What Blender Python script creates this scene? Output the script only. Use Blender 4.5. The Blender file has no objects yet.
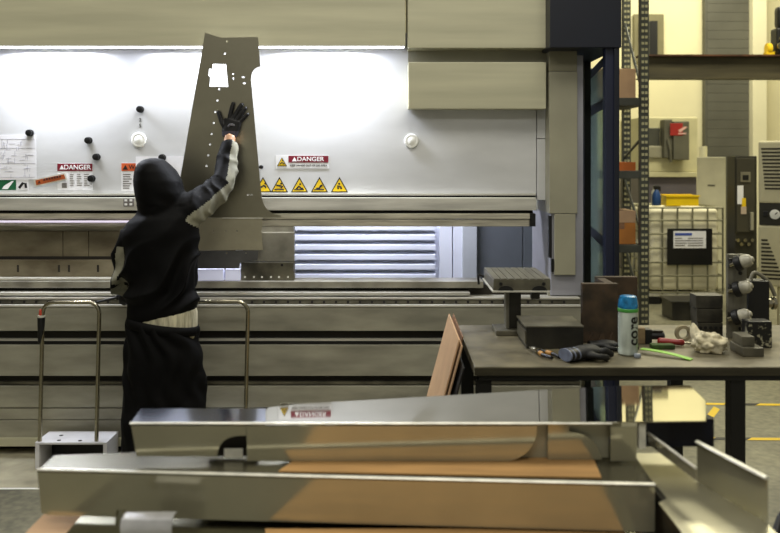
import bpy, bmesh, math, random
from mathutils import Vector, Matrix, noise
random.seed(7)
SC = bpy.context.scene
COL = SC.collection
F = 855.0            # focal length in pixels of the 780 px wide frame
EYE = 1.72
HX, HY = 390.0, 160.0

def W(px, py, D):
    return Vector(((px - HX) * D / F, D, EYE - (py - HY) * D / F))
def XX(px, D): return (px - HX) * D / F
def ZZ(py, D): return EYE - (py - HY) * D / F

# ------------------------------------------------------------------ materials
def lin(c):
    c = c / 255.0
    return c / 12.92 if c <= 0.04045 else ((c + 0.055) / 1.055) ** 2.4
def rgb(r, g, b): return (lin(r), lin(g), lin(b), 1.0)

MATS = {}
def mat(name, col, rough=0.5, metal=0.0, var=0.0, scale=4.0, stretch=(1, 1, 1), bump=0.0, bscale=None,
        col2=None, emit=None, emit_s=0.0, trans=0.0, rvar=0.0, contrast=(0.35, 0.65), ior=1.45, alpha=1.0, spec=None):
    if name in MATS: return MATS[name]
    m = bpy.data.materials.new(name); m.use_nodes = True
    nt = m.node_tree; N = nt.nodes; L = nt.links
    b = N['Principled BSDF']
    b.inputs['Base Color'].default_value = rgb(*col)
    b.inputs['Roughness'].default_value = rough
    b.inputs['Metallic'].default_value = metal
    b.inputs['IOR'].default_value = ior
    if spec is not None: b.inputs['Specular IOR Level'].default_value = spec
    if trans: b.inputs['Transmission Weight'].default_value = trans
    if alpha < 1: b.inputs['Alpha'].default_value = alpha
    if emit:
        b.inputs['Emission Color'].default_value = rgb(*emit); b.inputs['Emission Strength'].default_value = emit_s
    if var or bump or rvar:
        tc = N.new('ShaderNodeTexCoord'); mp = N.new('ShaderNodeMapping'); nz = N.new('ShaderNodeTexNoise')
        mp.inputs['Scale'].default_value = stretch
        nz.inputs['Scale'].default_value = scale; nz.inputs['Detail'].default_value = 6.0
        L.new(tc.outputs['Object'], mp.inputs['Vector']); L.new(mp.outputs['Vector'], nz.inputs['Vector'])
        cr = N.new('ShaderNodeMapRange'); cr.inputs[1].default_value = contrast[0]; cr.inputs[2].default_value = contrast[1]
        L.new(nz.outputs['Fac'], cr.inputs[0])
        if var or col2:
            mx = N.new('ShaderNodeMix'); mx.data_type = 'RGBA'
            c2 = col2 if col2 else tuple(max(0, c * (1 - var)) for c in col)
            mx.inputs[6].default_value = rgb(*col); mx.inputs[7].default_value = rgb(*c2)
            L.new(cr.outputs[0], mx.inputs[0]); L.new(mx.outputs[2], b.inputs['Base Color'])
        if rvar:
            r2 = N.new('ShaderNodeMapRange'); r2.inputs[3].default_value = max(0.02, rough - rvar); r2.inputs[4].default_value = rough + rvar
            L.new(cr.outputs[0], r2.inputs[0]); L.new(r2.outputs[0], b.inputs['Roughness'])
        if bump:
            bp = N.new('ShaderNodeBump'); bp.inputs['Strength'].default_value = bump; bp.inputs['Distance'].default_value = 0.01
            if bscale:
                n2 = N.new('ShaderNodeTexNoise'); n2.inputs['Scale'].default_value = bscale; n2.inputs['Detail'].default_value = 3
                L.new(mp.outputs['Vector'], n2.inputs['Vector']); L.new(n2.outputs['Fac'], bp.inputs['Height'])
            else: L.new(nz.outputs['Fac'], bp.inputs['Height'])
            L.new(bp.outputs['Normal'], b.inputs['Normal'])
    MATS[name] = m
    return m

M_PANEL = mat('press_paint', (208, 209, 210), 0.42, var=0.08, scale=1.6, stretch=(1, 1, 2.5))
M_PANEL2 = mat('press_paint_header', (192, 189, 162), 0.45, var=0.10, scale=1.5, stretch=(.5, 1, 6))
M_COLUMN = mat('press_column_paint', (158, 155, 134), 0.5, var=0.10, scale=2.5)
M_RAIL = mat('ram_rail_steel', (212, 210, 200), 0.36, 0.2, var=0.18, scale=5, stretch=(.4, 1, 4))
M_TOOL = mat('punch_steel', (204, 198, 180), 0.32, 0.2, var=0.25, scale=6, stretch=(.6, 1, 8))
M_BED = mat('bed_paint', (164, 161, 144), 0.5, 0.1, var=0.28, scale=5, stretch=(.5, 1, 2), contrast=(.3, .75))
M_BEDGLINT = mat('bed_edge_glint', (215, 212, 200), 0.3, 0.3, var=0.15, scale=8, stretch=(.5, 1, 1))  # pale colour imitates light caught on the ledge tops
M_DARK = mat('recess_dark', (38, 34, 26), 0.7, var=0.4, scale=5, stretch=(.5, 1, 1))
M_BOLT = mat('bolt_black', (12, 12, 11), 0.6, var=0.2)
M_RUST = mat('back_plate_steel', (138, 130, 108), 0.55, 0.25, var=0.5, scale=3.5, stretch=(.8, 1, 1.6), col2=(78, 68, 50), contrast=(.38, .7))
M_DIE = mat('die_polished', (178, 174, 160), 0.3, 0.35, var=0.3, scale=5)
M_DIE2 = mat('die_grey', (112, 108, 92), 0.4, 0.3, var=0.4, scale=7)
M_REAR = mat('rear_panel_white', (222, 226, 240), 0.4, var=0.05, scale=2)
M_REARGREY = mat('rear_panel_grey', (108, 113, 122), 0.5, var=0.1, scale=2)
M_NAVY = mat('navy_paint', (20, 24, 37), 0.42, var=0.15, scale=3)
M_BLUE = mat('blue_paint', (33, 38, 60), 0.35, var=0.15, scale=3, stretch=(1, 1, .4))
M_BLACK = mat('black_plastic', (16, 16, 17), 0.45, var=0.2, scale=8)
M_GLASS = mat('guard_glass', (190, 214, 204), 0.05, 0.0, trans=0.85, var=0.05, ior=1.1)
M_LED = mat('led_strip', (255, 255, 255), 0.4, emit=(225, 228, 255), emit_s=7.0)
M_WHITE = mat('white_plastic', (236, 236, 230), 0.4, var=0.04)
M_PAPER = mat('paper', (232, 232, 236), 0.8, var=0.04, scale=6)
M_INK = mat('drawing_ink', (198, 198, 210), 0.8, var=0.1)
M_MAROON = mat('danger_red', (122, 24, 42), 0.5, var=0.08)
M_ORANGE = mat('warning_orange', (214, 96, 48), 0.5, var=0.08)
M_RUSTORANGE = mat('caution_strip_orange', (172, 84, 36), 0.5, var=0.2, scale=12)
M_YELLOW = mat('hazard_yellow', (238, 200, 28), 0.5, var=0.06)
M_TXT = mat('print_black', (20, 19, 18), 0.6, var=0.1)
M_TXTG = mat('print_grey', (120, 116, 112), 0.6, var=0.1)
M_TXTW = mat('print_white', (244, 244, 244), 0.5, var=0.02)
M_GREEN = mat('sign_green', (22, 96, 58), 0.5, var=0.1)

def metal_sheet(name, col, rough, bump, scale, stretch=(1, 1, 1)):
    return mat(name, col, rough, 1.0, var=0.12, scale=scale, stretch=stretch, bump=bump, bscale=1.6, rvar=0.05)
M_SHEET = metal_sheet('blank_steel', (180, 175, 156), 0.33, 0.04, 3)
M_STAIN = mat('stainless_mirror', (216, 214, 206), 0.035, 1.0, var=.06, scale=2.5)
M_STAIN2 = mat('stainless_flange', (196, 192, 168), 0.12, .68, var=.1, scale=2.5, bump=.02, bscale=1.6)
M_EDGE = mat('sheet_edge', (228, 226, 214), 0.35, 0.3, var=0.12, scale=20)
M_CARD = mat('cardboard', (176, 136, 84), 0.8, var=0.12, scale=4, stretch=(1, 6, 1))
M_CARD2 = mat('cardboard_pale', (196, 160, 122), 0.8, var=0.10, scale=4)
M_CARD3 = mat('cardboard_edge', (140, 104, 74), 0.85, var=0.2, scale=30)
M_TABLE = mat('bench_plate', (122, 115, 93), 0.42, 0.15, var=0.3, scale=7, col2=(70, 65, 51), contrast=(.35, .75))
M_TABLEEDGE = mat('bench_edge', (74, 69, 53), 0.5, 0.3, var=0.3, scale=9, stretch=(.4, 1, 3))
M_BENCHLEG = mat('bench_black', (20, 19, 17), 0.5, var=0.2, scale=6)
M_STEELBLK = mat('gauge_block_steel', (112, 108, 92), 0.38, 0.25, var=0.3, scale=9)
M_BLKDARK = mat('blackened_steel', (50, 48, 41), 0.42, 0.15, var=0.35, scale=10)
M_SLOT = mat('slotted_plate_steel', (122, 119, 106), 0.35, 0.25, var=0.2, scale=7, stretch=(6, .5, 1))
M_BROWN = mat('rusty_brown_steel', (74, 58, 42), 0.7, 0.2, var=0.4, scale=12, col2=(44, 36, 26))
M_CHROME = mat('handle_chrome', (176, 170, 150), 0.2, 1.0, var=0.1, scale=6)
M_STOOL = mat('stool_white', (214, 214, 218), 0.45, var=0.12, scale=5)
M_FLOOR = None

# ------------------------------------------------------------------ mesh helpers
class MB:
    def __init__(s): s.bm = bmesh.new()
    def _mi(s, faces, mi):
        for f in faces: f.material_index = mi
        return s
    def box(s, x0, x1, y0, y1, z0, z1, bev=0.0, mi=0, seg=2):
        b2 = bmesh.new()
        bmesh.ops.create_cube(b2, size=1.0)
        for v in b2.verts:
            v.co = Vector(((x0 + x1) / 2 + v.co.x * (x1 - x0), (y0 + y1) / 2 + v.co.y * (y1 - y0), (z0 + z1) / 2 + v.co.z * (z1 - z0)))
        if bev > 0:
            bmesh.ops.bevel(b2, geom=b2.edges[:], offset=min(bev, .45 * min(abs(x1 - x0), abs(y1 - y0), abs(z1 - z0))), segments=seg, affect='EDGES', profile=.6)
        return s.add(b2, mi)
    def add(s, b2, mi=0, mtx=None):
        if mtx is not None: bmesh.ops.transform(b2, matrix=mtx, verts=b2.verts[:])
        bmesh.ops.recalc_face_normals(b2, faces=b2.faces[:])
        for f in b2.faces: f.material_index = mi
        me = bpy.data.meshes.new('tmp'); b2.to_mesh(me); b2.free()
        s.bm.from_mesh(me); bpy.data.meshes.remove(me)
        return s
    def cyl(s, p, q, r, r2=None, n=20, mi=0, bev=0.0):
        p, q = Vector(p), Vector(q); d = q - p
        b2 = bmesh.new()
        bmesh.ops.create_cone(b2, cap_ends=True, segments=n, radius1=r, radius2=r if r2 is None else r2, depth=d.length)
        if bev:
            es = [e for e in b2.edges if abs(e.verts[0].co.z - e.verts[1].co.z) < 1e-6]
            bmesh.ops.bevel(b2, geom=es, offset=bev, segments=2, affect='EDGES')
        m = Matrix.Translation((p + q) / 2) @ d.to_track_quat('Z', 'Y').to_matrix().to_4x4()
        return s.add(b2, mi, m)
    def tube(s, pts, rad, n=12, mi=0, caps=True, flat=None, up=None):
        """sweep along a polyline; rad number or list; flat = (a,b) factors for an oval section"""
        pts = [Vector(p) for p in pts]; k = len(pts)
        if not isinstance(rad, (list, tuple)): rad = [rad] * k
        b2 = bmesh.new(); rings = []
        t0 = (pts[1] - pts[0]).normalized()
        ref = Vector(up) if up else (Vector((0, 0, 1)) if abs(t0.z) < .9 else Vector((0, 1, 0)))
        nrm = (ref - t0 * ref.dot(t0)).normalized()
        for i in range(k):
            t = (pts[min(i + 1, k - 1)] - pts[max(i - 1, 0)]).normalized()
            nrm = (nrm - t * nrm.dot(t)).normalized(); bi = t.cross(nrm)
            fa, fb = flat if flat else (1, 1)
            rings.append([b2.verts.new(pts[i] + (nrm * math.cos(a) * fa + bi * math.sin(a) * fb) * rad[i]) for a in [2 * math.pi * j / n for j in range(n)]])
        for i in range(k - 1):
            for j in range(n):
                b2.faces.new((rings[i][j], rings[i][(j + 1) % n], rings[i + 1][(j + 1) % n], rings[i + 1][j]))
        if caps:
            b2.faces.new(rings[0][::-1]); b2.faces.new(rings[-1])
        return s.add(b2, mi)
    def loft(s, rings, n=28, mi=0):
        """rings = (cx,cy,cz,rx,ry[,tiltx]); tiltx = dz per dx"""
        b2 = bmesh.new(); R = []
        for r in rings:
            cx, cy, cz, rx, ry = r[:5]; tl = r[5] if len(r) > 5 else 0
            R.append([b2.verts.new((cx + rx * math.cos(a), cy + ry * math.sin(a), cz + tl * rx * math.cos(a))) for a in [2 * math.pi * j / n for j in range(n)]])
        for i in range(len(R) - 1):
            for j in range(n): b2.faces.new((R[i][j], R[i][(j + 1) % n], R[i + 1][(j + 1) % n], R[i + 1][j]))
        b2.faces.new(R[0][::-1]); b2.faces.new(R[-1])
        return s.add(b2, mi)
    def lathe(s, prof, at=(0, 0, 0), n=28, mi=0, mtx=None):
        b2 = bmesh.new(); R = []
        for r, z in prof: R.append([b2.verts.new((r * math.cos(2 * math.pi * j / n), r * math.sin(2 * math.pi * j / n), z)) for j in range(n)])
        for i in range(len(R) - 1):
            for j in range(n): b2.faces.new((R[i][j], R[i][(j + 1) % n], R[i + 1][(j + 1) % n], R[i + 1][j]))
        b2.faces.new(R[0][::-1]); b2.faces.new(R[-1])
        m = Matrix.Translation(Vector(at)) @ (mtx if mtx is not None else Matrix.Identity(4))
        return s.add(b2, mi, m)
    def sphere(s, c, rx, ry=None, rz=None, mi=0, sub=3):
        b2 = bmesh.new(); bmesh.ops.create_icosphere(b2, subdivisions=sub, radius=1)
        ry = rx if ry is None else ry; rz = rx if rz is None else rz
        return s.add(b2, mi, Matrix.Translation(Vector(c)) @ Matrix.Diagonal((rx, ry, rz, 1)))
    def prism(s, pts, axis, a0, a1, mi=0, bev=0.0):
        """polygon extruded along an axis: 'x' pts=(y,z); 'y' pts=(x,z); 'z' pts=(x,y)"""
        b2 = bmesh.new()
        def mk(p, a): return {'x': (a, p[0], p[1]), 'y': (p[0], a, p[1]), 'z': (p[0], p[1], a)}[axis]
        A = [b2.verts.new(mk(p, a0)) for p in pts]; B = [b2.verts.new(mk(p, a1)) for p in pts]
        k = len(pts)
        b2.faces.new(A); b2.faces.new(B[::-1])
        for i in range(k): b2.faces.new((A[i], B[i], B[(i + 1) % k], A[(i + 1) % k]))
        bmesh.ops.recalc_face_normals(b2, faces=b2.faces[:])
        if bev: bmesh.ops.bevel(b2, geom=b2.edges[:], offset=bev, segments=2, affect='EDGES')
        return s.add(b2, mi)
    def quad(s, a, b, c, d, mi=0):
        b2 = bmesh.new(); b2.faces.new([b2.verts.new(p) for p in (a, b, c, d)]); return s.add(b2, mi)
    def mesh(s, me, mtx=None, mi=0):
        b2 = bmesh.new(); b2.from_mesh(me); return s.add(b2, mi, mtx)

def remesh(mb, voxel, smooth=6, fac=.5):
    """one continuous skin round everything in mb"""
    me = bpy.data.meshes.new('r'); mb.bm.to_mesh(me); mb.bm.free()
    o = bpy.data.objects.new('r', me); COL.objects.link(o)
    m = o.modifiers.new('r', 'REMESH'); m.mode = 'VOXEL'; m.voxel_size = voxel
    if smooth:
        k = o.modifiers.new('s', 'SMOOTH'); k.iterations = smooth; k.factor = fac
    dg = bpy.context.evaluated_depsgraph_get(); dg.update()
    m2 = bpy.data.meshes.new_from_object(o.evaluated_get(dg))
    bpy.data.objects.remove(o); bpy.data.meshes.remove(me)
    out = MB(); out.bm.from_mesh(m2); bpy.data.meshes.remove(m2)
    return out

def flat_plate(outline, holes, thick, to3d):
    """2D outline with holes -> solid plate; to3d(u, v, w) maps to space"""
    cu = bpy.data.curves.new('p', 'CURVE'); cu.dimensions = '2D'; cu.fill_mode = 'BOTH'; cu.extrude = thick / 2
    for poly in [outline] + holes:
        sp = cu.splines.new('POLY'); sp.points.add(len(poly) - 1); sp.use_cyclic_u = True
        for p, q in zip(sp.points, poly): p.co = (q[0], q[1], 0, 1)
    o = bpy.data.objects.new('p', cu); COL.objects.link(o)
    dg = bpy.context.evaluated_depsgraph_get(); dg.update()
    me = bpy.data.meshes.new_from_object(o.evaluated_get(dg))
    bpy.data.objects.remove(o); bpy.data.curves.remove(cu)
    for v in me.vertices: v.co = to3d(*v.co)
    mb = MB(); mb.mesh(me); bpy.data.meshes.remove(me)
    return mb

def text_mesh(txt, size, at, rot=None, extr=0.0006, width=1.0, align='CENTER', bold=.012):
    cu = bpy.data.curves.new('t', 'FONT'); cu.body = txt; cu.size = size; cu.extrude = extr
    cu.align_x = align; cu.align_y = 'CENTER'; cu.offset = size * bold
    o = bpy.data.objects.new('t', cu); COL.objects.link(o)
    dg = bpy.context.evaluated_depsgraph_get(); dg.update()
    me = bpy.data.meshes.new_from_object(o.evaluated_get(dg))
    bpy.data.objects.remove(o); bpy.data.curves.remove(cu)
    R = (rot if rot is not None else Matrix.Rotation(math.pi / 2, 4, 'X'))
    me.transform(Matrix.Translation(Vector(at)) @ R @ Matrix.Diagonal((width, 1, 1, 1)))
    return me

ORIG = {}
def obj(name, mb, m, parent=None, smooth=False, label=None):
    """link ONE mesh object; geometry is given in world coordinates"""
    bm = mb.bm
    if parent is not None: o0 = ORIG[parent.name]
    else:
        bm.verts.ensure_lookup_table()
        xs = [v.co for v in bm.verts]
        o0 = Vector(((min(c.x for c in xs) + max(c.x for c in xs)) / 2, (min(c.y for c in xs) + max(c.y for c in xs)) / 2, min(c.z for c in xs)))
    bmesh.ops.translate(bm, vec=-o0, verts=bm.verts[:])
    me = bpy.data.meshes.new(name); bm.to_mesh(me); bm.free()
    for k in (m if isinstance(m, (list, tuple)) else [m]): me.materials.append(k)
    o = bpy.data.objects.new(name, me); COL.objects.link(o)
    if smooth:
        for p in me.polygons: p.use_smooth = True
        try:
            if smooth != 'all':
                me.set_sharp_from_angle(angle=math.radians(38))
        except Exception: pass
    if parent is not None: o.parent = parent
    else: o.location = o0
    ORIG[o.name] = o0.copy()
    if label: o['label'] = label
    return o
def thing(name, label, cat, loc, group=None):
    o = bpy.data.objects.new(name, None); COL.objects.link(o); o.location = loc; o.empty_display_size = .05
    ORIG[o.name] = Vector(loc); return tag(o, label, cat, group)
def tag(o, label, cat, group=None):
    o['label'] = label; o['category'] = cat
    if group: o['group'] = group
    return o
def struct(name, mb, m, label=None, **k):
    o = obj(name, mb, m, **k); o['kind'] = 'structure'
    if label: o['label'] = label
    return o
def dup(root, off, label, group=None):
    r = root.copy(); COL.objects.link(r); r.location = root.location + Vector(off); r['label'] = label
    ORIG[r.name] = ORIG[root.name] + Vector(off)
    for ch in list(root.children):
        c = ch.copy(); COL.objects.link(c); c.parent = r
        for g in list(ch.children):
            d = g.copy(); COL.objects.link(d); d.parent = c
    return r
def arc(cx, cy, r, a0, a1, n=8, ry=None):
    ry = r if ry is None else ry
    return [(cx + r * math.cos(math.radians(a0 + (a1 - a0) * i / n)), cy + ry * math.sin(math.radians(a0 + (a1 - a0) * i / n))) for i in range(n + 1)]
def smoothpath(pts, sub=6):
    P = [Vector(p) for p in pts]; out = []
    for i in range(len(P) - 1):
        p0, p1, p2, p3 = P[max(i - 1, 0)], P[i], P[i + 1], P[min(i + 2, len(P) - 1)]
        for j in range(sub):
            t = j / sub
            out.append(.5 * ((2 * p1) + (p2 - p0) * t + (2 * p0 - 5 * p1 + 4 * p2 - p3) * t * t + (3 * p1 - p0 - 3 * p2 + p3) * t ** 3))
    out.append(P[-1]); return out

# ------------------------------------------------------------------ camera
cd = bpy.data.cameras.new('camera'); cam = bpy.data.objects.new('camera', cd); COL.objects.link(cam)
cam.location = (0, 0, EYE); cam.rotation_euler = (math.pi / 2, 0, 0)
cd.sensor_width = 36.0; cd.lens = F / 780 * 36
cd.shift_y = -(266.5 - HY) / 780; cd.shift_x = 0
cd.dof.use_dof = True; cd.dof.focus_distance = 4.9; cd.dof.aperture_fstop = 2.6
cd.clip_start = .05; cd.clip_end = 100
SC.camera = cam

# ------------------------------------------------------------------ the hall
def floor_material():
    m = bpy.data.materials.new('concrete_floor'); m.use_nodes = True
    N = m.node_tree.nodes; L = m.node_tree.links; b = N['Principled BSDF']
    tc = N.new('ShaderNodeTexCoord')
    n1 = N.new('ShaderNodeTexNoise'); n1.inputs['Scale'].default_value = 1.2; n1.inputs['Detail'].default_value = 8
    n2 = N.new('ShaderNodeTexNoise'); n2.inputs['Scale'].default_value = 22; n2.inputs['Detail'].default_value = 6
    L.new(tc.outputs['Object'], n1.inputs['Vector']); L.new(tc.outputs['Object'], n2.inputs['Vector'])
    ad = N.new('ShaderNodeMath'); ad.operation = 'ADD'; L.new(n1.outputs['Fac'], ad.inputs[0]); L.new(n2.outputs['Fac'], ad.inputs[1])
    cr = N.new('ShaderNodeValToRGB'); cr.color_ramp.elements[0].position = .35; cr.color_ramp.elements[0].color = rgb(88, 86, 72)
    cr.color_ramp.elements[1].position = .68; cr.color_ramp.elements[1].color = rgb(146, 142, 118)
    hf = N.new('ShaderNodeMath'); hf.operation = 'MULTIPLY'; hf.inputs[1].default_value = .5
    L.new(ad.outputs[0], hf.inputs[0]); L.new(hf.outputs[0], cr.inputs[0]); L.new(cr.outputs[0], b.inputs['Base Color'])
    b.inputs['Roughness'].default_value = .42
    bp = N.new('ShaderNodeBump'); bp.inputs['Strength'].default_value = .15; L.new(n2.outputs['Fac'], bp.inputs['Height']); L.new(bp.outputs[0], b.inputs['Normal'])
    return m
M_FLOOR = floor_material()
M_FLOORPALE = mat('concrete_pale', (170, 164, 140), 0.5, var=0.25, scale=6, contrast=(.3, .7))
struct('floor', MB().box(-5, 9, -2, 15, -.1, 0), M_FLOOR)
struct('trim_1', MB().box(-5, -1.30, 4.48, 5.6, .0005, .003), M_FLOORPALE, label='pale concrete strip beside the press')
struct('trim_2', MB().box(-5, -1.30, 4.462, 4.478, .0006, .0032), M_WHITE, label='thin pale joint line on the floor')
M_WALL = mat('wall_cream', (228, 221, 184), 0.75, var=0.05, scale=1)
M_WALL2 = mat('wall_cream_pale', (230, 225, 194), 0.75, var=0.05, scale=1)
M_SHUTTER = mat('shutter_grey', (92, 91, 82), 0.55, var=0.12, scale=2)
M_BEAM = mat('beam_steel', (84, 78, 58), 0.55, 0.2, var=0.35, scale=3, stretch=(.3, 1, 4))
M_BEAMRUST = mat('beam_rust', (92, 58, 36), 0.7, 0.1, var=0.4, scale=6)
struct('wall_back', MB().box(-5, 9, 14, 14.2, 0, 7), M_WALL)
struct('wall_right', MB().box(8.8, 9, -2, 14, 0, 7), M_WALL)
struct('wall_left', MB().box(-5.2, -5, -2, 14, 0, 7), mat('wall_left_grey', (120, 116, 96), .8, var=.1, scale=1))
mb = MB()
sx0, sx1 = XX(704, 13.9), XX(752, 13.9)
mb.box(sx0, sx1, 13.86, 13.98, 0, 6.2)
for k in range(42): mb.box(sx0 + .03, sx1 - .03, 13.845, 13.87, .05 + k * .145, .05 + k * .145 + .142, .004)
struct('door_1', mb, M_SHUTTER, label='grey roller shutter door in the back wall')
struct('column', MB().box(XX(753, 13.7), XX(767, 13.7), 13.7, 13.99, 0, 6.5, .01), M_WALL2, label='cream building column beside the roller shutter')
mb = MB(); zb0, zb1 = ZZ(78, 10.5), ZZ(57, 10.5)
mb.box(3.05, 8.8, 10.5, 10.52, zb0, zb1); mb.box(3.05, 8.8, 10.4, 10.62, zb0 - .015, zb0)
mb.box(3.05, 8.8, 10.4, 10.62, zb1, zb1 + .02, mi=1)
struct('beam', mb, [M_BEAM, M_BEAMRUST], label='long rusty steel crane beam across the back of the hall')
# framed doorway / window panel high up behind the rack
mb = MB(); a, b_ = XX(634, 13.9), XX(664, 13.9)
z0, z1 = ZZ(62, 13.9), ZZ(14, 13.9)
mb.box(a, b_, 13.9, 13.98, z0, z1, .01, mi=0); mb.box(a + .08, b_ - .12, 13.87, 13.9, z0 + .05, z1 - .12, mi=1); mb.box(b_ - .24, b_ - .12, 13.85, 13.9, z0 + .05, z1 - .12, mi=2)
struct('window_1', mb, [mat('frame_olive', (124, 118, 88), .6, var=.1), mat('window_dim', (92, 92, 84), .3, var=.3, scale=1.5), M_BLACK], label='dim olive framed window high on the back wall')
# yellow and black tape on the floor
def tape(x0, y0, x1, y1, w, lab):
    mb = MB(); p, q = Vector((x0, y0, 0)), Vector((x1, y1, 0)); d = (q - p); n = int(d.length / .11); u = d.normalized(); s = Vector((-u.y, u.x, 0)) * w / 2
    for i in range(n):
        a = p + u * .11 * i; b = p + u * .11 * (i + 1); k = u * .05
        za, zb = Vector((0, 0, .002)), Vector((0, 0, .002))
        mb.quad(a - s + za, b - s + za, b + s + k + za, a + s + k + za, mi=0 if (i // 2) % 2 == 0 else 1)
    o = obj('floor_tape', mb, [M_YELLOW, M_BLACK]); tag(o, lab, 'floor tape', 'hazard tape lines on the floor')
tape(2.12, 6.03, 4.6, 5.93, .05, 'yellow and black hazard tape line on the floor, farther of the two long lines')
tape(1.75, 5.28, 4.2, 5.22, .05, 'yellow and black hazard tape line on the floor, nearer to the bench leg')
tape(2.28, 5.95, 1.90, 5.33, .05, 'short slanting hazard tape joining the two long floor tape lines')

# ------------------------------------------------------------------ press brake
DR, DH, DB = 5.20, 5.06, 5.00        # ram face, header face, bed face
press = thing('press_brake', 'large beige sheet metal bending press filling the back of the workspace', 'machine', (-.9, 5.3, 0))
XL = -3.2
def P(name, mb, m, label=None, smooth=False, parent=None): return obj(name, mb, m, parent or press, smooth, label)
z_h = ZZ(46, DH)
P('header_panel', MB().box(XL, XX(405.5, DH), DH, 5.5, z_h, 3.1, .004), M_PANEL2, 'wide beige upper cover panel')
P('header_panel', MB().box(XX(407.5, DH), XX(549, DH), DH - .02, 5.5, ZZ(48, DH - .02), 3.1, .004), M_PANEL2, 'short beige upper cover panel beside the blue header')
P('light_strip', MB().box(XL, XX(404, 5.1), DH + .015, DH + .045, z_h - .008, z_h - .001), M_LED, 'glowing white strip light under the upper cover')
xr = XX(537, DR)
P('ram_panel', MB().box(XL, xr - .004, DR, 5.5, ZZ(194, DR), z_h + .1, .003), M_PANEL, 'large white front plate lit by strip light')
P('side_strip', MB().box(xr, XX(548, DR), DR - .002, 5.5, ZZ(139, DR) + .004, ZZ(109, DR) + .3, .002), M_PANEL)
P('side_strip', MB().box(xr, XX(548, DR), DR - .002, 5.5, ZZ(200, DR), ZZ(139, DR), .002), M_PANEL)
mb = MB().box(XX(408, 5.1), XX(546, 5.1), 5.09, 5.198, ZZ(109, 5.09), ZZ(62, 5.09), .006)
P('lower_cover', mb, M_PANEL2, 'boxy cover standing out below the short upper panel')
P('cover_backing', MB().box(XX(408, 5.17), XX(547, 5.17), 5.165, 5.199, ZZ(62, 5.165), ZZ(49, 5.165)), M_COLUMN)
# ram rail and punch holder
P('ram_rail', MB().box(XL, XX(536, 5.16), 5.165, 5.3, ZZ(195.5, 5.165), ZZ(193.5, 5.165)).box(XL, XX(536, 5.16), 5.15, 5.3, ZZ(210.5, 5.15), ZZ(197.5, 5.15), .004)
  .box(XL, XX(536, 5.16), 5.19, 5.3, ZZ(198, 5.165), ZZ(195, 5.165), mi=1), [M_RAIL, M_DARK], 'pale steel rail along the bottom of the ram')
P('punch_bar', MB().box(XL, XX(530, 5.16), 5.16, 5.25, ZZ(219, 5.16), ZZ(213.5, 5.16), .004).box(XL, XX(530, 5.16), 5.17, 5.25, ZZ(226.5, 5.17), ZZ(219.5, 5.17), .006)
  .box(XL, XX(534, 5.16), 5.2, 5.25, ZZ(214, 5.16), ZZ(210, 5.16), mi=1), [M_TOOL, M_DARK], 'dark steel punch holder bar under the ram')
P('bar_end_cap', MB().box(XX(530, 5.16) + .001, XX(535.5, 5.16), 5.155, 5.25, ZZ(226.5, 5.16), ZZ(213.5, 5.16), .003), M_BLACK, 'black cap closing the end of the punch bar')
P('punch_glint', MB().box(XL, XX(200, 5.15), 5.15, 5.17, ZZ(222.6, 5.15), ZZ(220.8, 5.15), .001), M_LED if False else mat('punch_glint_glow', (232, 224, 240), .25, .2, emit=(225, 215, 245), emit_s=.55), 'painted glint of the strip light along the punch bar')  # glowing strip imitates the strip light reflected in the punch bar
# lower works
xb = XX(581, DB)
P('back_plate', MB().box(XL, XX(60, 5.2), 5.24, 5.3, ZZ(259, 5.24), ZZ(231, 5.24), .002).box(XX(60.6, 5.2), XX(86, 5.2), 5.24, 5.3, ZZ(259, 5.24), ZZ(231, 5.24), .002)
  .box(XX(86.6, 5.2), XX(192, 5.2), 5.24, 5.3, ZZ(259, 5.24), ZZ(231, 5.24), .002).box(XL, XX(192, 5.2), 5.26, 5.3, ZZ(232, 5.24), ZZ(222, 5.24), mi=1), [M_RUST, M_TOOL], 'stained steel plates behind the lower tool')
mb = MB().box(XL, XX(192, 5.18), 5.18, 5.26, ZZ(278.5, 5.18), ZZ(260.5, 5.18), .003)
for px in (17, 68, 97, 58, -20, -60): mb.box(XX(px, 5.18), XX(px + 2, 5.18), 5.178, 5.182, ZZ(272, 5.18), ZZ(265, 5.18), mi=1)
mb.box(XL, XX(192, 5.2), 5.235, 5.3, ZZ(262, 5.2), ZZ(257, 5.2), mi=1)
P('clamp_bar', mb, [M_RUST, M_DARK], 'stained clamp bar with small slots')
P('die_rail', MB().box(XL, XX(483, 5.1), 5.08, 5.25, ZZ(288, 5.08), ZZ(281.5, 5.08), .003).box(XL, XX(192, 5.1), 5.10, 5.18, ZZ(280.5, 5.1), ZZ(278.5, 5.1), mi=1), [M_DIE, M_BEDGLINT], 'polished lower die rail')  # second, pale strip paints the reflection on the die top
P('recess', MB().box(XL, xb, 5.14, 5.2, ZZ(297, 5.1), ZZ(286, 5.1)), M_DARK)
P('bed_ledge', MB().box(XL, XX(470, 5.05), 5.05, 5.14, ZZ(295.5, 5.05), ZZ(292.5, 5.05), .002), M_RAIL)
mb = MB().box(XL, xb, 5.035, 5.14, ZZ(305, 5.035), ZZ(299.5, 5.035), .001, mi=0)
mb.box(XL, xb, 5.03, 5.14, ZZ(299.3, 5.03), ZZ(297.6, 5.03), .001, mi=2)  # pale strip paints the light line on the ledge
for k in range(58):
    x = XX(-120 + k * 12.0, 5.03)
    if x < xb - .05: mb.cyl((x, 5.028, ZZ(302, 5.03)), (x, 5.036, ZZ(302, 5.03)), .0075, n=10, mi=1)
P('bolt_rail', mb, [M_DIE2, M_BOLT, M_BEDGLINT], 'narrow steel rail with a row of bolt holes')
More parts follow.
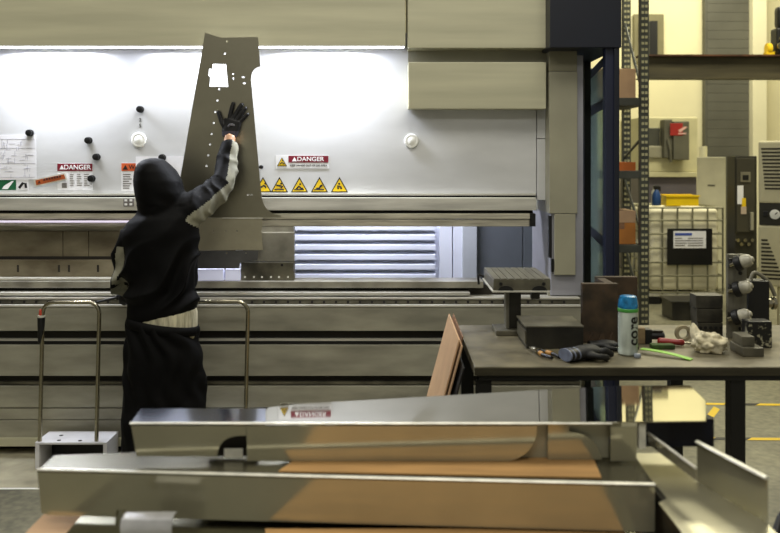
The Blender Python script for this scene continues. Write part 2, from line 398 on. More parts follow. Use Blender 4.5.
def bedplate(y0, y1, D, nm='bed_plate', m=M_BED, back=5.3, x1=None, lab=None):
    P(nm, MB().box(XL, x1 or xb, D, back, ZZ(y1, D), ZZ(y0, D), .003), m, lab)
bedplate(307.2, 331, DB)
P('bed_edge', MB().box(XL, xb, DB - .004, DB + .03, ZZ(307, DB - .004), ZZ(305.2, DB - .004), .001), M_BEDGLINT, 'top edge of the bed, coloured pale as caught light')
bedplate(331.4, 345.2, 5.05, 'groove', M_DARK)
P('groove_bar', MB().box(XL, xb, 5.03, 5.07, ZZ(341, 5.03), ZZ(338.5, 5.03), .001).box(XL, xb, 5.035, 5.07, ZZ(345, 5.03), ZZ(341.5, 5.03), .001, mi=1), [M_RAIL, M_BOLT])
bedplate(345.6, 376, DB)
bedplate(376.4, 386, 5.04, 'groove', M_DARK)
P('groove_bar', MB().box(XL, xb, 5.02, 5.05, ZZ(384.5, 5.02), ZZ(381.5, 5.02), .001), M_DIE2)
bedplate(386.4, 407.6, DB)
bedplate(408.4, 419.5, DB + .004, m=M_BED)
bedplate(420.3, 437.5, DB)
P('foot_rail', MB().box(XL, xb, 4.985, 5.3, ZZ(446.5, 4.985), ZZ(438.2, 4.985), .002), M_PANEL2, 'pale rail along the foot of the bed')
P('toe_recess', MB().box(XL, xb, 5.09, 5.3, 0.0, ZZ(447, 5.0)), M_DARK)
# die blocks
mb = MB().box(XX(242, 5.1), XX(293.5, 5.1), 5.135, 5.19, ZZ(262, 5.1), ZZ(233, 5.1), .002)
mb.box(XX(225, 5.14), XX(293.5, 5.14), 5.15, 5.2, ZZ(233, 5.15), ZZ(226.8, 5.15), mi=0)
P('die_block', mb, M_DIE, 'polished tool block above the bed')
mb = MB().box(XX(240.5, 5.1), XX(293.5, 5.1), 5.12, 5.19, ZZ(280.8, 5.12), ZZ(262.4, 5.12), .002)
for px in (245, 254, 262, 271, 279, 288): mb.cyl((XX(px, 5.12), 5.117, ZZ(277, 5.12)), (XX(px, 5.12), 5.121, ZZ(277, 5.12)), .006, n=10, mi=1)
mb.cyl((XX(282, 5.12), 5.117, ZZ(265, 5.12)), (XX(282, 5.12), 5.121, ZZ(265, 5.12)), .008, n=10, mi=2)
P('die_block', mb, [M_DIE2, M_WHITE, M_BOLT], 'dark tool block with a row of pale holes')
# rear of the press seen through the gap
mb = MB(); x0, x1 = XX(235, 6.4), XX(439, 6.4)
zt, zb = ZZ(222, 6.4), ZZ(300, 6.4)
mb.box(x0, x1, 6.42, 6.46, zb, zt)
n = 8; h = (zt - zb) / n
for k in range(n):
    zc = zb + h * k
    mb.prism([(6.42, zc + .01), (6.36, zc + .015), (6.36, zc + .05), (6.42, zc + h * .92)], 'x', x0 + .03, x1 - .03)
P('louvre_panel', mb, M_REAR, 'white louvred panel seen through the open gap')
P('rear_frame', MB().box(XX(439.5, 6.35), XX(452, 6.35), 6.34, 6.5, .3, 1.9, .004).box(XX(453, 6.35), XX(462, 6.35), 6.33, 6.5, .3, 1.9, .004), M_REAR)
P('rear_frame', MB().box(XX(462.4, 6.3), XX(477, 6.3), 6.3, 6.5, .3, 1.9, .004), mat('rear_frame_grey', (186, 190, 198), .5, var=.06), 'grey upright beside the louvred panel')
P('rear_door', MB().box(XX(477.5, 6.3), XX(523.5, 6.3), 6.34, 6.5, .3, 1.9, .004), M_REARGREY)
P('rear_door', MB().box(XX(524.2, 6.3), XX(600, 6.3), 6.34, 6.5, .3, 2.4, .004), M_REARGREY)
P('rear_cover', MB().box(XL, XX(300, 6.3), 6.5, 6.55, .3, 2.0), M_RUST)
# right column
dc = 5.06
P('column_cover', MB().box(XX(549.5, dc), XX(577.5, dc), dc, 5.7, ZZ(213.5, dc), ZZ(71.5, dc), .003), M_COLUMN)
P('column_cover', MB().box(XX(549.5, dc), XX(577.5, dc), dc + .01, 5.7, ZZ(71, dc), ZZ(44, dc), .003), mat('column_painted_shade', (140, 136, 112), .5, var=.1))  # darker colour imitates the shading at the column top
P('column_cover', MB().box(XX(554.5, dc), XX(575.5, dc), dc - .002, 5.6, ZZ(275, dc), ZZ(214, dc), .003), M_COLUMN)
P('column_frame', MB().box(XX(551.5, dc), XX(584, dc), dc + .02, 5.75, ZZ(296, dc), ZZ(55, dc), .003), mat('column_mauve', (150, 150, 158), .5, var=.1), 'mauve grey upright frame behind the column covers')
P('column_slot', MB().box(XX(549.3, dc), XX(552.2, dc), dc + .01, dc + .05, ZZ(258, dc), ZZ(216, dc)).box(XX(551.5, dc), XX(553.8, dc), dc + .0, dc + .03, ZZ(272, dc), ZZ(259, dc)), M_BLACK)
P('column_foot', MB().box(XX(545, 5.2), XX(581.5, 5.1), 5.1, 5.9, 0, ZZ(291, 5.1), .003), M_BED)
# blue guard
P('blue_header', MB().box(XX(550, 4.9), XX(621.5, 4.9), 4.9, 6.7, ZZ(47.5, 4.9), 3.1, .004), M_NAVY, 'dark navy overhead guard box')
gx0, gx1 = 1.335, 1.375
zt = ZZ(46, 4.93)
P('guard_post', MB().box(XX(605.5, 4.93), XX(614.5, 4.93), 4.93, 5.0, .02, zt, .004), M_BLUE, 'blue front post of the side guard')
P('guard_post', MB().box(XX(615, 4.9), XX(620, 4.9), 4.91, 5.0, .02, zt, .003), M_NAVY)
P('guard_post', MB().box(1.50, 1.54, 6.6, 6.66, .02, zt, .003), M_NAVY)
P('guard_post', MB().box(XX(584.5, 5.6), XX(591, 5.6), 5.6, 5.7, .02, zt, .003), M_BLACK)
def gp(t, z): return Vector((1.30 + .22 * t, 5.0 + 1.6 * t, z))
for z, hh in ((zt - .03, .05), (ZZ(105, 5.6), .06), (ZZ(240, 5.6), .06), (.1, .1)):
    a, b_ = gp(0, z), gp(1, z)
    P('guard_rail', MB().tube([a, b_], hh * .6, n=4), M_NAVY)
mb = MB(); mb.prism([(1.303, 5.0), (1.311, 5.0), (1.531, 6.6), (1.523, 6.6)], 'z', .15, zt - .06)
P('guard_glass', mb, M_GLASS, 'pale green tinted glass of the side guard')
# round buttons on the ram
def button(px, py, r):
    c = W(px, py, DR); q = Matrix.Rotation(math.pi / 2, 4, 'X')
    P('round_cap', MB().lathe([(r, 0), (r, .006), (r * .92, .012), (r * .75, .013), (r * .72, .010), (r * .5, .014), (.001, .017)], (c.x, DR - .0005, c.z), mtx=q, n=32), M_WHITE, smooth=True, label='round white plastic cap')
button(139, 140, 7.5 / 164.4); button(411.5, 141, 7.2 / 164.4)
# signs: plates with printed lettering
def sign_plate(px0, px1, py0, py1, m, name, label, D=DR, dy=.002, ang=0):
    return P(name, MB().box(XX(px0, D), XX(px1, D), D - dy, D - .0003, ZZ(py1, D), ZZ(py0, D)), m, label)
def printed(name, mb, m, parent): return obj(name, mb, m, parent)
def tri(mb, cx, cz, w, D, mi=0, dy=.001, h=None):
    h = h or w * .88
    mb.prism([(cx - w / 2, cz - h / 2), (cx + w / 2, cz - h / 2), (cx, cz + h / 2)], 'y', D - dy, D, mi=mi)
# big danger sign, left
s = sign_plate(57.5, 92.5, 163.5, 190, mat('sign_white', (226, 226, 228), .6, var=.04), 'danger_sign', 'white danger sign with maroon heading, partly behind the orange strip')
mb = MB().box(XX(57.5, DR), XX(92.5, DR), DR - .003, DR - .0021, ZZ(171, DR), ZZ(163.5, DR))
printed('heading', mb, M_MAROON, s)
mb = MB(); mb.mesh(text_mesh('DANGER', .040, (XX(77.5, DR), DR - .0034, ZZ(167.4, DR)), width=1.02)); tri(mb, XX(62, DR), ZZ(167.3, DR), .028, DR - .003)
printed('lettering', mb, M_TXTW, s)
mb = MB()
for k in range(6):
    for j in range(3): mb.box(XX(70 + j * 7, DR), XX(70 + j * 7 + random.uniform(3, 6), DR), DR - .0026, DR - .002, ZZ(174.6 + k * 2.2, DR), ZZ(173.9 + k * 2.2, DR))
mb.box(XX(62, DR), XX(67, DR), DR - .0026, DR - .002, ZZ(188, DR), ZZ(183, DR))
printed('small_print', mb, M_TXTG, s)
# orange warning sign, half hidden
s = sign_plate(121.5, 148, 163, 191, MATS['sign_white'], 'warning_sign', 'white warning sign with orange heading behind the hooded man')
printed('heading', MB().box(XX(121.5, DR), XX(148, DR), DR - .003, DR - .0021, ZZ(171, DR), ZZ(163.2, DR)), M_ORANGE, s)
mb = MB(); tri(mb, XX(125.5, DR), ZZ(167.2, DR), .032, DR - .003); mb.mesh(text_mesh('WARNING', .038, (XX(129, DR), DR - .0034, ZZ(167.2, DR)), align='LEFT', width=.9))
printed('lettering', mb, M_TXT, s)
mb = MB()
for k in range(7): mb.box(XX(123, DR), XX(123 + random.uniform(6, 9), DR), DR - .0026, DR - .002, ZZ(174.9 + k * 2.3, DR), ZZ(173.9 + k * 2.3, DR))
printed('small_print', mb, M_TXTG, s)
# danger label over the triangles
s = sign_plate(276, 329, 155, 168.5, MATS['sign_white'], 'danger_sign', 'small danger label with yellow triangle above the row of hazard triangles')
printed('heading', MB().box(XX(288.5, DR), XX(328.5, DR), DR - .003, DR - .0021, ZZ(162.6, DR), ZZ(155.8, DR)), M_MAROON, s)
mb = MB(); mb.mesh(text_mesh('DANGER', .037, (XX(310.5, DR), DR - .0034, ZZ(159.2, DR)), width=1.1)); tri(mb, XX(294.5, DR), ZZ(159.2, DR), .03, DR - .003)
printed('lettering', mb, M_TXTW, s)
mb = MB(); mb.mesh(text_mesh('KEEP HANDS OUT OF DIE AREA', .0155, (XX(308.5, DR), DR - .0024, ZZ(165.5, DR)), width=1.02))
printed('small_print', mb, M_TXT, s)
mb = MB(); tri(mb, XX(282, DR), ZZ(161.8, DR), .062, DR - .002, mi=1); tri(mb, XX(282, DR), ZZ(161.9, DR) - .001, .048, DR - .003, mi=0)
mb.tube([W(279.5, 164.6, DR - .0045), W(282, 162, DR - .0045), W(284.5, 164.2, DR - .0045)], .0035, n=6, mi=1); mb.sphere(W(282.5, 160.3, DR - .0045), .004, .0008, .004, mi=1, sub=2)
printed('hazard_symbol', mb, [M_YELLOW, M_TXT], s)
# hazard triangles
picto = [[(-.2, .0), (.1, .18), (.3, -.05)], [(-.3, .2), (.05, .15), (.3, .1), (.12, -.1)], [(-.3, -.2), (-.05, .1), (.2, -.15), (.35, -.1)], [(-.3, -.15), (0, -.1), (.1, .15), (.28, .22)], [(-.12, -.2), (-.15, .15), (.1, .05), (.18, -.2)]]
tl = ['second triangle from the sheet, falling figure symbol', 'middle triangle, crouching figure symbol', 'third triangle, hand over roller symbol', 'triangle furthest from the sheet, crushing symbol']
for k, px in enumerate((263, 279.5, 299.5, 319.5, 339.5)):
    w = 17.5 / 164.4
    cz = ZZ(184.6, DR); cx = XX(px, DR)
    mb = MB(); tri(mb, cx, cz, w, DR - .0003, h=15.6 / 164.4)
    t = P('hazard_sign', mb, M_TXT, 'yellow hazard triangle half covered by the held sheet' if k == 0 else 'yellow hazard triangle with black border')
    mb = MB(); tri(mb, cx, cz - .0035, w * .80, DR - .0014, h=15.6 / 164.4 * .78)
    obj('face', mb, M_YELLOW, t)
    mb = MB(); pts = [(cx + a * w * .62, DR - .003, cz - .016 + b * w * .55) for a, b in picto[k]]
    mb.tube(pts, .0055, n=6, flat=(1, .3), up=(0, 0, 1))
    mb.sphere((pts[1][0] + .008, DR - .003, pts[1][2] + .013), .0065, .001, .0065, sub=2)
    if k in (1, 2, 3): mb.tube([(cx - w * .3, DR - .003, cz - .03), (cx + w * .26, DR - .003, cz - .03)], .004, n=6)
    obj('pictogram', mb, M_TXT, t)
# small dark pictogram plate on the rail, label under cap
s = sign_plate(123.5, 134, 198.5, 206.5, M_TXTG, 'symbol_plate', 'small dark plate with four pale symbols on the rail', D=5.15)
mb = MB()
for a, b_ in ((126, 200.3), (131, 200.3), (126, 204.3), (131, 204.3)): mb.box(XX(a - 1.4, 5.15), XX(a + 1.4, 5.15), 5.147, 5.148, ZZ(b_ + 1.1, 5.15), ZZ(b_ - 1.1, 5.15), .0005)
printed('symbol', mb, M_TXTW, s)
mb = MB(); mb.mesh(text_mesh('2', .03, (XX(140.2, DR), DR - .001, ZZ(120.0, DR)))); mb.mesh(text_mesh('5', .03, (XX(140.2, DR), DR - .001, ZZ(125.8, DR))))
P('marking', mb, M_TXT)
# green sign lower left
s = sign_plate(-14, 16, 179, 190, M_GREEN, 'first_aid_sign', 'green sign at the lower corner of the front plate')
mb = MB(); mb.prism([(XX(4, DR), ZZ(186, DR)), (XX(12, DR), ZZ(181, DR)), (XX(14, DR), ZZ(181, DR)), (XX(8, DR), ZZ(189, DR)), (XX(2, DR), ZZ(189, DR))], 'y', DR - .0028, DR - .0021); printed('symbol', mb, M_TXTW, s)
s = sign_plate(16.6, 28.5, 179, 190, MATS['sign_white'], 'pictogram_sign', 'small white sign with black mark beside the green sign')
mb = MB().tube([W(19, 188, DR - .003), W(23, 183, DR - .003), W(25.5, 183.5, DR - .003), W(26, 188, DR - .003)], .008, n=6, flat=(1, .2), up=(0, 0, 1)); printed('symbol', mb, M_TXT, s)

# things hung on the ram
def magnet(px, py, lab, r=.021):
    c = W(px, py, DR)
    o = obj('magnet', MB().lathe([(r, .0), (r, .012), (r * .7, .014), (r * .62, .024), (r * .95, .03), (r * .9, .036), (r * .3, .038)], (c.x, DR - .0035, c.z), mtx=Matrix.Rotation(math.pi / 2, 4, 'X'), n=20), M_BLACK, smooth=True)
    tag(o, lab, 'magnet', 'black magnets on the front plate of the press')
magnet(31, 133, 'black round magnet at the top corner of the paper drawing')
magnet(141, 109.5, 'black round magnet above the white round cap')
magnet(89.5, 140.5, 'black round magnet, higher of two near the danger sign')
magnet(97.5, 157, 'black round magnet just above the danger sign heading')
magnet(92.5, 178.5, 'black round magnet at the right edge of the danger sign')
magnet(163, 157.5, 'black round magnet on the white paper just above the black hood')
magnet(261.5, 167, 'small black magnet beside the edge of the held sheet', .012)
# paper drawing
a, b_ = W(-16, 135, DR - .003), W(36.5, 180, DR - .003)
mb = MB(); mb.prism([(a.x, ZZ(135, DR)), (XX(36, DR), ZZ(134.5, DR)), (XX(36.8, DR), ZZ(179.5, DR)), (a.x, ZZ(180, DR))], 'y', DR - .0032, DR - .0022)
o = tag(obj('drawing_sheet', mb, M_PAPER), 'white paper drawing with faint lines pinned by a magnet', 'paper')
mb = MB()
for k in range(90):
    x = random.uniform(-14, 30); y = random.uniform(138, 176); l = random.uniform(1, 6)
    if k % 2: mb.box(XX(x, DR), XX(min(x + l, 35), DR), DR - .0038, DR - .0033, ZZ(y + .5, DR), ZZ(y, DR))
    else: mb.box(XX(x, DR), XX(x + .5, DR), DR - .0038, DR - .0033, ZZ(min(y + l, 178), DR), ZZ(y, DR))
for y in (139, 148, 163, 177): mb.box(XX(-14, DR), XX(35, DR), DR - .0038, DR - .0033, ZZ(y + .4, DR), ZZ(y, DR))
obj('drawing_lines', mb, M_INK, o)
mb = MB(); mb.prism([(XX(136, DR), ZZ(156.5, DR)), (XX(186, DR), ZZ(156, DR)), (XX(186, DR), ZZ(180, DR)), (XX(136, DR), ZZ(181, DR))], 'y', DR - .0052, DR - .0042)
tag(obj('paper_sheet', mb, M_PAPER), 'blank white paper on the press plate behind the hood', 'paper')
# crooked orange strip
mb = MB(); pts = [(34, 179.5), (65.5, 172.8), (68, 179.5), (35.5, 187)]
mb.prism([(XX(x, DR), ZZ(y, DR)) for x, y in pts], 'y', DR - .009, DR - .0055)
o = tag(obj('caution_strip', mb, M_EDGE), 'crooked orange caution strip with pale border overlapping the danger sign', 'sign')
mb = MB(); mb.prism([(XX(x, DR), ZZ(y, DR)) for x, y in [(36, 180.3), (64.5, 174.2), (66.2, 178.6), (37, 185.2)]], 'y', DR - .0098, DR - .0091); obj('face', mb, M_RUSTORANGE, o)
mb = MB(); ang = math.radians(11.5)
for k in range(7): mb.box(XX(44 + k * 2.6, DR), XX(45.9 + k * 2.6, DR), DR - .0105, DR - .0099, ZZ(180.7 - k * .55, DR), ZZ(178.6 - k * .55, DR))
mb.prism([(XX(38.5, DR), ZZ(183.5, DR)), (XX(41.5, DR), ZZ(183, DR)), (XX(39.7, DR), ZZ(180.2, DR))], 'y', DR - .0105, DR - .0099); obj('lettering', mb, mat('strip_ink', (70, 26, 14), .6, var=.1), o)

# ------------------------------------------------------------------ held steel blank
DS0, DS1 = 4.985, 5.075
def sheetD(py): return DS0 + (DS1 - DS0) * (py - 33) / 237.0
def curve_pts(p0, c, p1, n=8):
    return [((1 - t) ** 2 * p0[0] + 2 * t * (1 - t) * c[0] + t * t * p1[0], (1 - t) ** 2 * p0[1] + 2 * t * (1 - t) * c[1] + t * t * p1[1]) for t in [i / n for i in range(n + 1)]]
outl = [(205, 32.8), (221, 37.6), (258, 37), (260.5, 66)] + curve_pts((260.5, 66.5), (251, 68), (251, 80)) + [(255.5, 130), (260, 180), (261.5, 194)] + curve_pts((262, 198), (265, 214), (281, 215.5)) + [(281, 217.5), (172, 217.5), (180, 180)]
def hole(cx, cy, r=1.1, ry=None, n=10): return [(cx + r * math.cos(2 * math.pi * i / n), cy + (ry or r) * math.sin(2 * math.pi * i / n)) for i in range(n)]
holes = [[(213, 64), (226, 64.3), (228.4, 87), (209.4, 86.6), (210.4, 76.5), (208.6, 76), (209.2, 69), (212.4, 69)]]
for c in ((227, 41.5), (225, 53.5), (219.2, 89), (217.3, 100.6), (215.3, 112), (213.7, 123), (211.7, 134), (210, 144.5), (208.3, 155.3), (206.6, 166)): holes.append(hole(*c))
holes += [hole(233.2, 74, 1, .8), hole(233.4, 78.6, .8, 1.3), hole(243.4, 77.2, 1.7, .9), hole(244.4, 83.3, 1.7, .9), hole(248, 195, 1), hole(251.6, 195, 1)]
def sh3(u, v, w):
    py = -v; D = sheetD(py); p = W(u, py, D); p.y += w; return p
sheet = thing('sheet_metal_blank', 'tall tapered steel sheet with square window, held upright by the man', 'metal sheet', W(222, 269, DS1))
mb = flat_plate([(x, -y) for x, y in outl], [[(x, -y) for x, y in h_] for h_ in holes], .002, sh3)
obj('web', mb, M_SHEET, sheet)
fo = [(194, 218), (262.5, 218), (262.5, 226), (261.5, 231), (263, 250), (194, 250)]
fh = [hole(213.5, 231, 1), hole(226, 231, 1), hole(237, 231, 1), hole(256, 240, .8)]
mb = flat_plate([(x, -y) for x, y in fo], [[(x, -y) for x, y in h_] for h_ in fh], .002, sh3)
obj('flange', mb, mat('flange_steel', (176, 170, 148), .3, .35, var=.12, scale=5), sheet, label='paler lower flange with three holes')
mb = flat_plate([(x, -y) for x, y in [(195.5, 250.6), (258.5, 250.6), (257.5, 260), (240, 263), (239, 268.3), (197, 268.3)]], [[(x, -y) for x, y in hole(226.7, 253, 1)], [(x, -y) for x, y in hole(246, 253, .9)]], .002, sh3)
obj('lip', mb, mat('lip_steel', (104, 104, 106), .28, .4, var=.2, scale=6), sheet, label='dark narrow lip along the bottom edge')
obj('bend_line', MB().box(XX(222, 5.05), XX(263, 5.05), sheetD(218) - .004, sheetD(218) - .0012, ZZ(218.7, 5.05), ZZ(217.6, 5.05)), M_EDGE, sheet, label='bright bend line')
zr = ZZ(281.2, 5.08)
zt = ZZ(269, DS1) - .002
for k, (p, q) in enumerate(((196, 223.5), (225, 239.6))):
    o = obj('rest_block', MB().box(XX(p, 5.08), XX(q, 5.08), 5.082, 5.115, zr + .003, zt, .002), mat('rest_white_glow', (222, 224, 244), .35, emit=(210, 215, 250), emit_s=.25))  # added glow imitates the lit panel seen through the gap
    tag(o, 'longer white rest block with painted glow under the held sheet' if k == 0 else 'shorter white rest block with painted glow under the held sheet beside the dark tool block', 'block', 'white rest blocks on the bed')

# ------------------------------------------------------------------ worker
M_HOOD = mat('hoodie_black', (9, 9, 10), 0.65, var=0.35, scale=5, bump=.3, bscale=9, spec=.13)
M_STRIPE = mat('hoodie_grey_panel', (136, 134, 116), 0.8, var=0.2, scale=14)
M_TROUSER = mat('trousers_black', (7, 7, 8), 0.75, spec=.15, var=0.3, scale=6, bump=.3, bscale=8)
M_SHIRT = mat('shirt_pale', (206, 200, 172), 0.85, var=0.3, scale=18, stretch=(3, 3, .4), bump=.4)
M_SKIN = mat('skin', (186, 140, 104), 0.55, var=0.1, scale=10)
M_GLOVE = mat('glove_black', (14, 14, 17), 0.6, var=0.3, scale=14, bump=.2)
M_GLOVECUFF = mat('glove_cuff', (64, 62, 76), 0.8, var=0.3, scale=40)
M_SHOE = mat('shoe_black', (18, 17, 16), 0.5, var=.2)
DM = 4.64; S = F / DM
def m3(px, py, dD=0.0):      # point on the worker: pixel at the body's plane, pushed back by dD
    return W(px, py, DM + dD)
shR, elR, wrR = m3(190, 210, .02), W(221.5, 184, DM + .17), W(229.5, 141, DM + .30)
shL, elL, wrL = m3(126, 236, .02), W(119.5, 277, DM + .03), W(130, 296, 4.84)
hipL, hipR = Vector((-1.32, DM, .78)), Vector((-1.155, DM, .78))
knL, knR = Vector((-1.335, DM - .02, .46)), Vector((-1.112, DM - .02, .46))
anL, anR = Vector((-1.34, DM - .08, .09)), Vector((-1.11, DM - .08, .09))
hc = m3(158, 186, 0)
# body: one continuous skin
mb = MB()
mb.loft([(hc.x, DM + .03, hc.z - .115, .035, .04), (hc.x, DM + .035, hc.z - .09, .06, .075), (hc.x, DM + .03, hc.z - .03, .072, .092), (hc.x, DM + .02, hc.z + .03, .076, .098), (hc.x, DM + .015, hc.z + .08, .062, .082), (hc.x, DM + .015, hc.z + .108, .02, .03)])
mb.sphere((hc.x, DM + .125, hc.z - .02), .013, .018, .02, sub=2)                       # nose
for s_ in (-1, 1):
    mb.sphere((hc.x + .030 * s_, DM + .108, hc.z + .005), .012, .01, .009, sub=2)      # eyes
    mb.sphere((hc.x + .077 * s_, DM + .02, hc.z - .01), .008, .018, .028, sub=2)       # ears
mb.sphere((hc.x, DM + .112, hc.z - .058), .022, .012, .008, sub=2)                     # mouth
mb.tube([(hc.x, DM + .02, hc.z - .08), (-1.235, DM, 1.40)], [.055, .07], n=16)
mb.loft([(-1.235, DM, .78, .15, .10), (-1.235, DM, .95, .145, .095), (-1.245, DM, 1.15, .16, .105), (-1.245, DM, 1.32, .165, .10), (-1.245, DM, 1.41, .10, .08)])
for a, b_, c, rr in ((shR, elR, wrR, (.052, .042, .028)), (shL, elL, wrL, (.042, .027, .024))):
    if a is shL: mb.tube(smoothpath([a + Vector((.05, 0, .01)), b_, c], 8), .026, n=12); mb.sphere(a + Vector((.05, 0, .01)), .04); continue
    mb.tube(smoothpath([Vector((-1.245, DM, 1.36)), a, b_, c, c + (c - b_) * (.12 if a is shR else .02)], 5), [rr[0] + (rr[2] - rr[0]) * i / 20 for i in range(21)], n=14)
for a, b_, c in ((hipL, knL, anL), (hipR, knR, anR)):
    mb.tube(smoothpath([a, b_, c, c - Vector((0, 0, .03))], 6), [.074 - .034 * i / 18 for i in range(19)], n=14)
    mb.tube([c + Vector((0, -.04, -.05)), c + Vector((0, .16, -.06))], [.035, .028], n=10)
body = remesh(mb, .009, 3)
person = obj('person', body, M_SKIN, smooth='all')
tag(person, 'person in black hooded jacket and trousers seen from behind, hand on steel sheet', 'person')
# jacket
mb = MB()
cx = lambda a, b_: ((a + b_) / 2 - HX) / S
rx = lambda a, b_: (b_ - a) / 2 / S
zz = lambda y: ZZ(y, DM)
mb.loft([(cx(128, 197), DM, zz(316), rx(128, 197), .125, .20), (cx(127, 198), DM, zz(304), rx(127, 198), .132, .17), (cx(124, 199), DM, zz(280), rx(124, 198), .138, .08),
         (cx(121, 199), DM, zz(250), rx(121, 199), .140), (cx(121, 200), DM, zz(232), rx(121, 200), .135, .08), (cx(126, 200), DM, zz(219), rx(127, 199), .12, .10), (cx(134, 195), DM + .01, zz(209), rx(135, 195), .10, .22), (cx(140, 186), DM + .015, zz(200), rx(141, 185), .085, .15)], n=36)
# hood: falls forward round the face, open at the front
hood = [(cx(138, 183), DM + .01, zz(212), rx(138, 183), .115), (cx(136, 184), DM + .015, zz(203), rx(136, 184), .128), (cx(134.5, 184), DM + .02, zz(193), rx(134.5, 184), .142), (cx(133, 181), DM + .025, zz(181), rx(133, 181), .147),
        (cx(134, 175), DM + .025, zz(171), rx(134, 175), .136), (cx(137, 168), DM + .02, zz(164), rx(137, 168), .11), (cx(142, 163), DM + .015, zz(159.8), rx(142, 163), .075), (cx(148, 157), DM + .01, zz(158), rx(149, 156), .03)]
mb.loft(hood, n=36)
def sleeve(a, b_, c, rr):
    pts = smoothpath([a, b_, c], 8); k = len(pts)
    r = []
    for i in range(k):
        t = i / (k - 1)
        r.append(rr[0] + (rr[1] - rr[0]) * t * 2 if t < .5 else rr[1] + (rr[2] - rr[1]) * (t - .5) * 2)
    mb.tube(pts, r, n=18)
inR = Vector((cx(166, 176), DM + .01, zz(217)))
sleeve(inR, shR, shR + (elR - shR) * .2, (.098, .096, .090))
sleeve(shR, elR, wrR + (elR - wrR) * .03, (.096, .074, .047))
sleeve(shL + Vector((.05, 0, .01)), elL, wrL + (elL - wrL) * .12, (.082, .058, .042))
jk = remesh(mb, .0085, 5)
def seg_info(p, a, b_):
    d = b_ - a; t = max(0, min(1, (p - a).dot(d) / d.dot(d))); q = a + d * t; return (p - q).length, t, (p - q)
jk.bm.normal_update()
for v in jk.bm.verts:
    p = v.co; dR = min(seg_info(p, shR, elR)[0], seg_info(p, elR, wrR)[0]); dL = min(seg_info(p, shL, elL)[0], seg_info(p, elL, wrL)[0])
    amp = .0
    if dR < .11 and p.x > shR.x + .02:      # creases across the raised sleeve
        a, t, _ = seg_info(p, shR, elR); b2_, t2, _ = seg_info(p, elR, wrR)
        u = t if a < b2_ else 1 + t2
        amp = .0045 * (1 - 2 * abs(math.sin(u * 8 + 4 * noise.noise(p * 7)))) + .008 * noise.noise(p * 16)
    elif p.z > zz(205):
        amp = .004 * noise.noise(p * 9) + .003 * math.sin((p.z * 1.4 + p.x) * 34 + 3 * noise.noise(p * 7)) * max(0, (zz(180) - p.z) / .14)
    else:                                    # slanting drag folds across the back
        k = (p.x * .72 - p.z * .85)
        w_ = max(0, min(1, (zz(235) - p.z) / .2))
        w_ *= max(0, min(1, (p.z - zz(310)) / .10)); amp = (.007 * min(1, max(0, (p.z - zz(314)) / .06)) + .018 * w_) * (1 - 2 * abs(math.sin(k * 22 + 3.0 * noise.noise(p * 4.5)))) * (.35 + .65 * w_) + .005 * noise.noise(p * 10) * min(1, max(0, (p.z - zz(316)) / .05))
    v.co += v.normal * amp
jk.bm.faces.ensure_lookup_table()
dir_up = Vector((.62, -.25, -.75)).normalized(); dir_fo = Vector((.93, -.35, -.1)).normalized()
for f in jk.bm.faces:
    c = f.calc_center_median()
    d1, t1, o1 = seg_info(c, shR, elR); d2, t2, o2 = seg_info(c, elR, wrR)
    if min(d1, d2) < .115 and c.x > shR.x - .035:
        if d1 < d2:
            if o1.normalized().dot(dir_up) > .52: f.material_index = 1
        elif d2 <= d1 and o2.normalized().dot(dir_fo) > .72: f.material_index = 1
    d1, t1, o1 = seg_info(c, shL, elL); d2, t2, o2 = seg_info(c, elL, wrL)
    if min(d1, d2) < .085 and c.z < zz(246) and c.x < XX(131, DM):
        if o1.normalized().dot(Vector((.45, -.8, .1)).normalized()) > .62 or (d2 < d1 and o2.normalized().dot(Vector((0, -.9, 0))) > .4): f.material_index = 1
    zh = zz(316) + .20 * (c.x - cx(128, 197))
obj('hooded_jacket', jk, [M_HOOD, M_STRIPE], person, smooth='all', label='black hooded jacket with pale grey sleeve panels')
# shirt
sm = MB().loft([(cx(132, 197), DM, zz(338), rx(131, 196), .12), (cx(132, 197), DM, zz(326), rx(131, 197), .122), (cx(132, 197), DM, zz(312), rx(131, 196.5), .122), (cx(132, 196), DM, zz(300), rx(134, 195), .115)], n=48)
obj('shirt', sm, M_SHIRT, person, smooth='all', label='pale shirt hem showing below the jacket')
# trousers
mb = MB()
mb.loft([(cx(128, 198), DM, zz(323), rx(128, 198), .128, -.13), (cx(127, 199), DM, zz(331), rx(127, 199), .134, -.11), (cx(125, 203), DM - .012, zz(350), rx(125, 203), .128, -.04), (cx(124, 207), DM - .012, zz(375), rx(125, 207), .128), (cx(124, 209), DM - .012, zz(400), rx(125, 208), .122), (cx(125, 208), DM - .01, zz(418), rx(128, 205), .10)], n=36)
for sgn, hp, kn, an in ((-1, hipL, knL, anL), (1, hipR, knR, anR)):
    mb.tube(smoothpath([Vector((hp.x, DM, .66)), Vector((kn.x + .002 * sgn, DM, .45)), Vector((an.x, DM - .05, .25)), Vector((an.x, an.y, .06))], 6),
            [.118 - .0008 * i if i < 10 else .110 - .004 * (i - 10) for i in range(19)], n=20)
tr = remesh(mb, .009, 4)
tr.bm.normal_update()
for v in tr.bm.verts:
    p = v.co
    v.co += v.normal * (.008 * math.sin((p.x * 1.1 + p.z * .25) * 60 + 5 * noise.noise(p * 5)) * max(.2, min(1, (p.z - .2) / .4)) + .009 * noise.noise(p * 8))
trs = obj('trousers', tr, M_TROUSER, person, smooth='all', label='baggy black trousers')
wb = MB().loft([(cx(127, 198), DM, zz(330), rx(126.5, 198.5), .136, -.13), (cx(127, 198), DM, zz(326), rx(126.2, 198.8), .138, -.13), (cx(128, 198), DM, zz(321), rx(127, 198.2), .133, -.14)], n=36)
obj('waistband', wb, M_HOOD, trs, smooth='all')
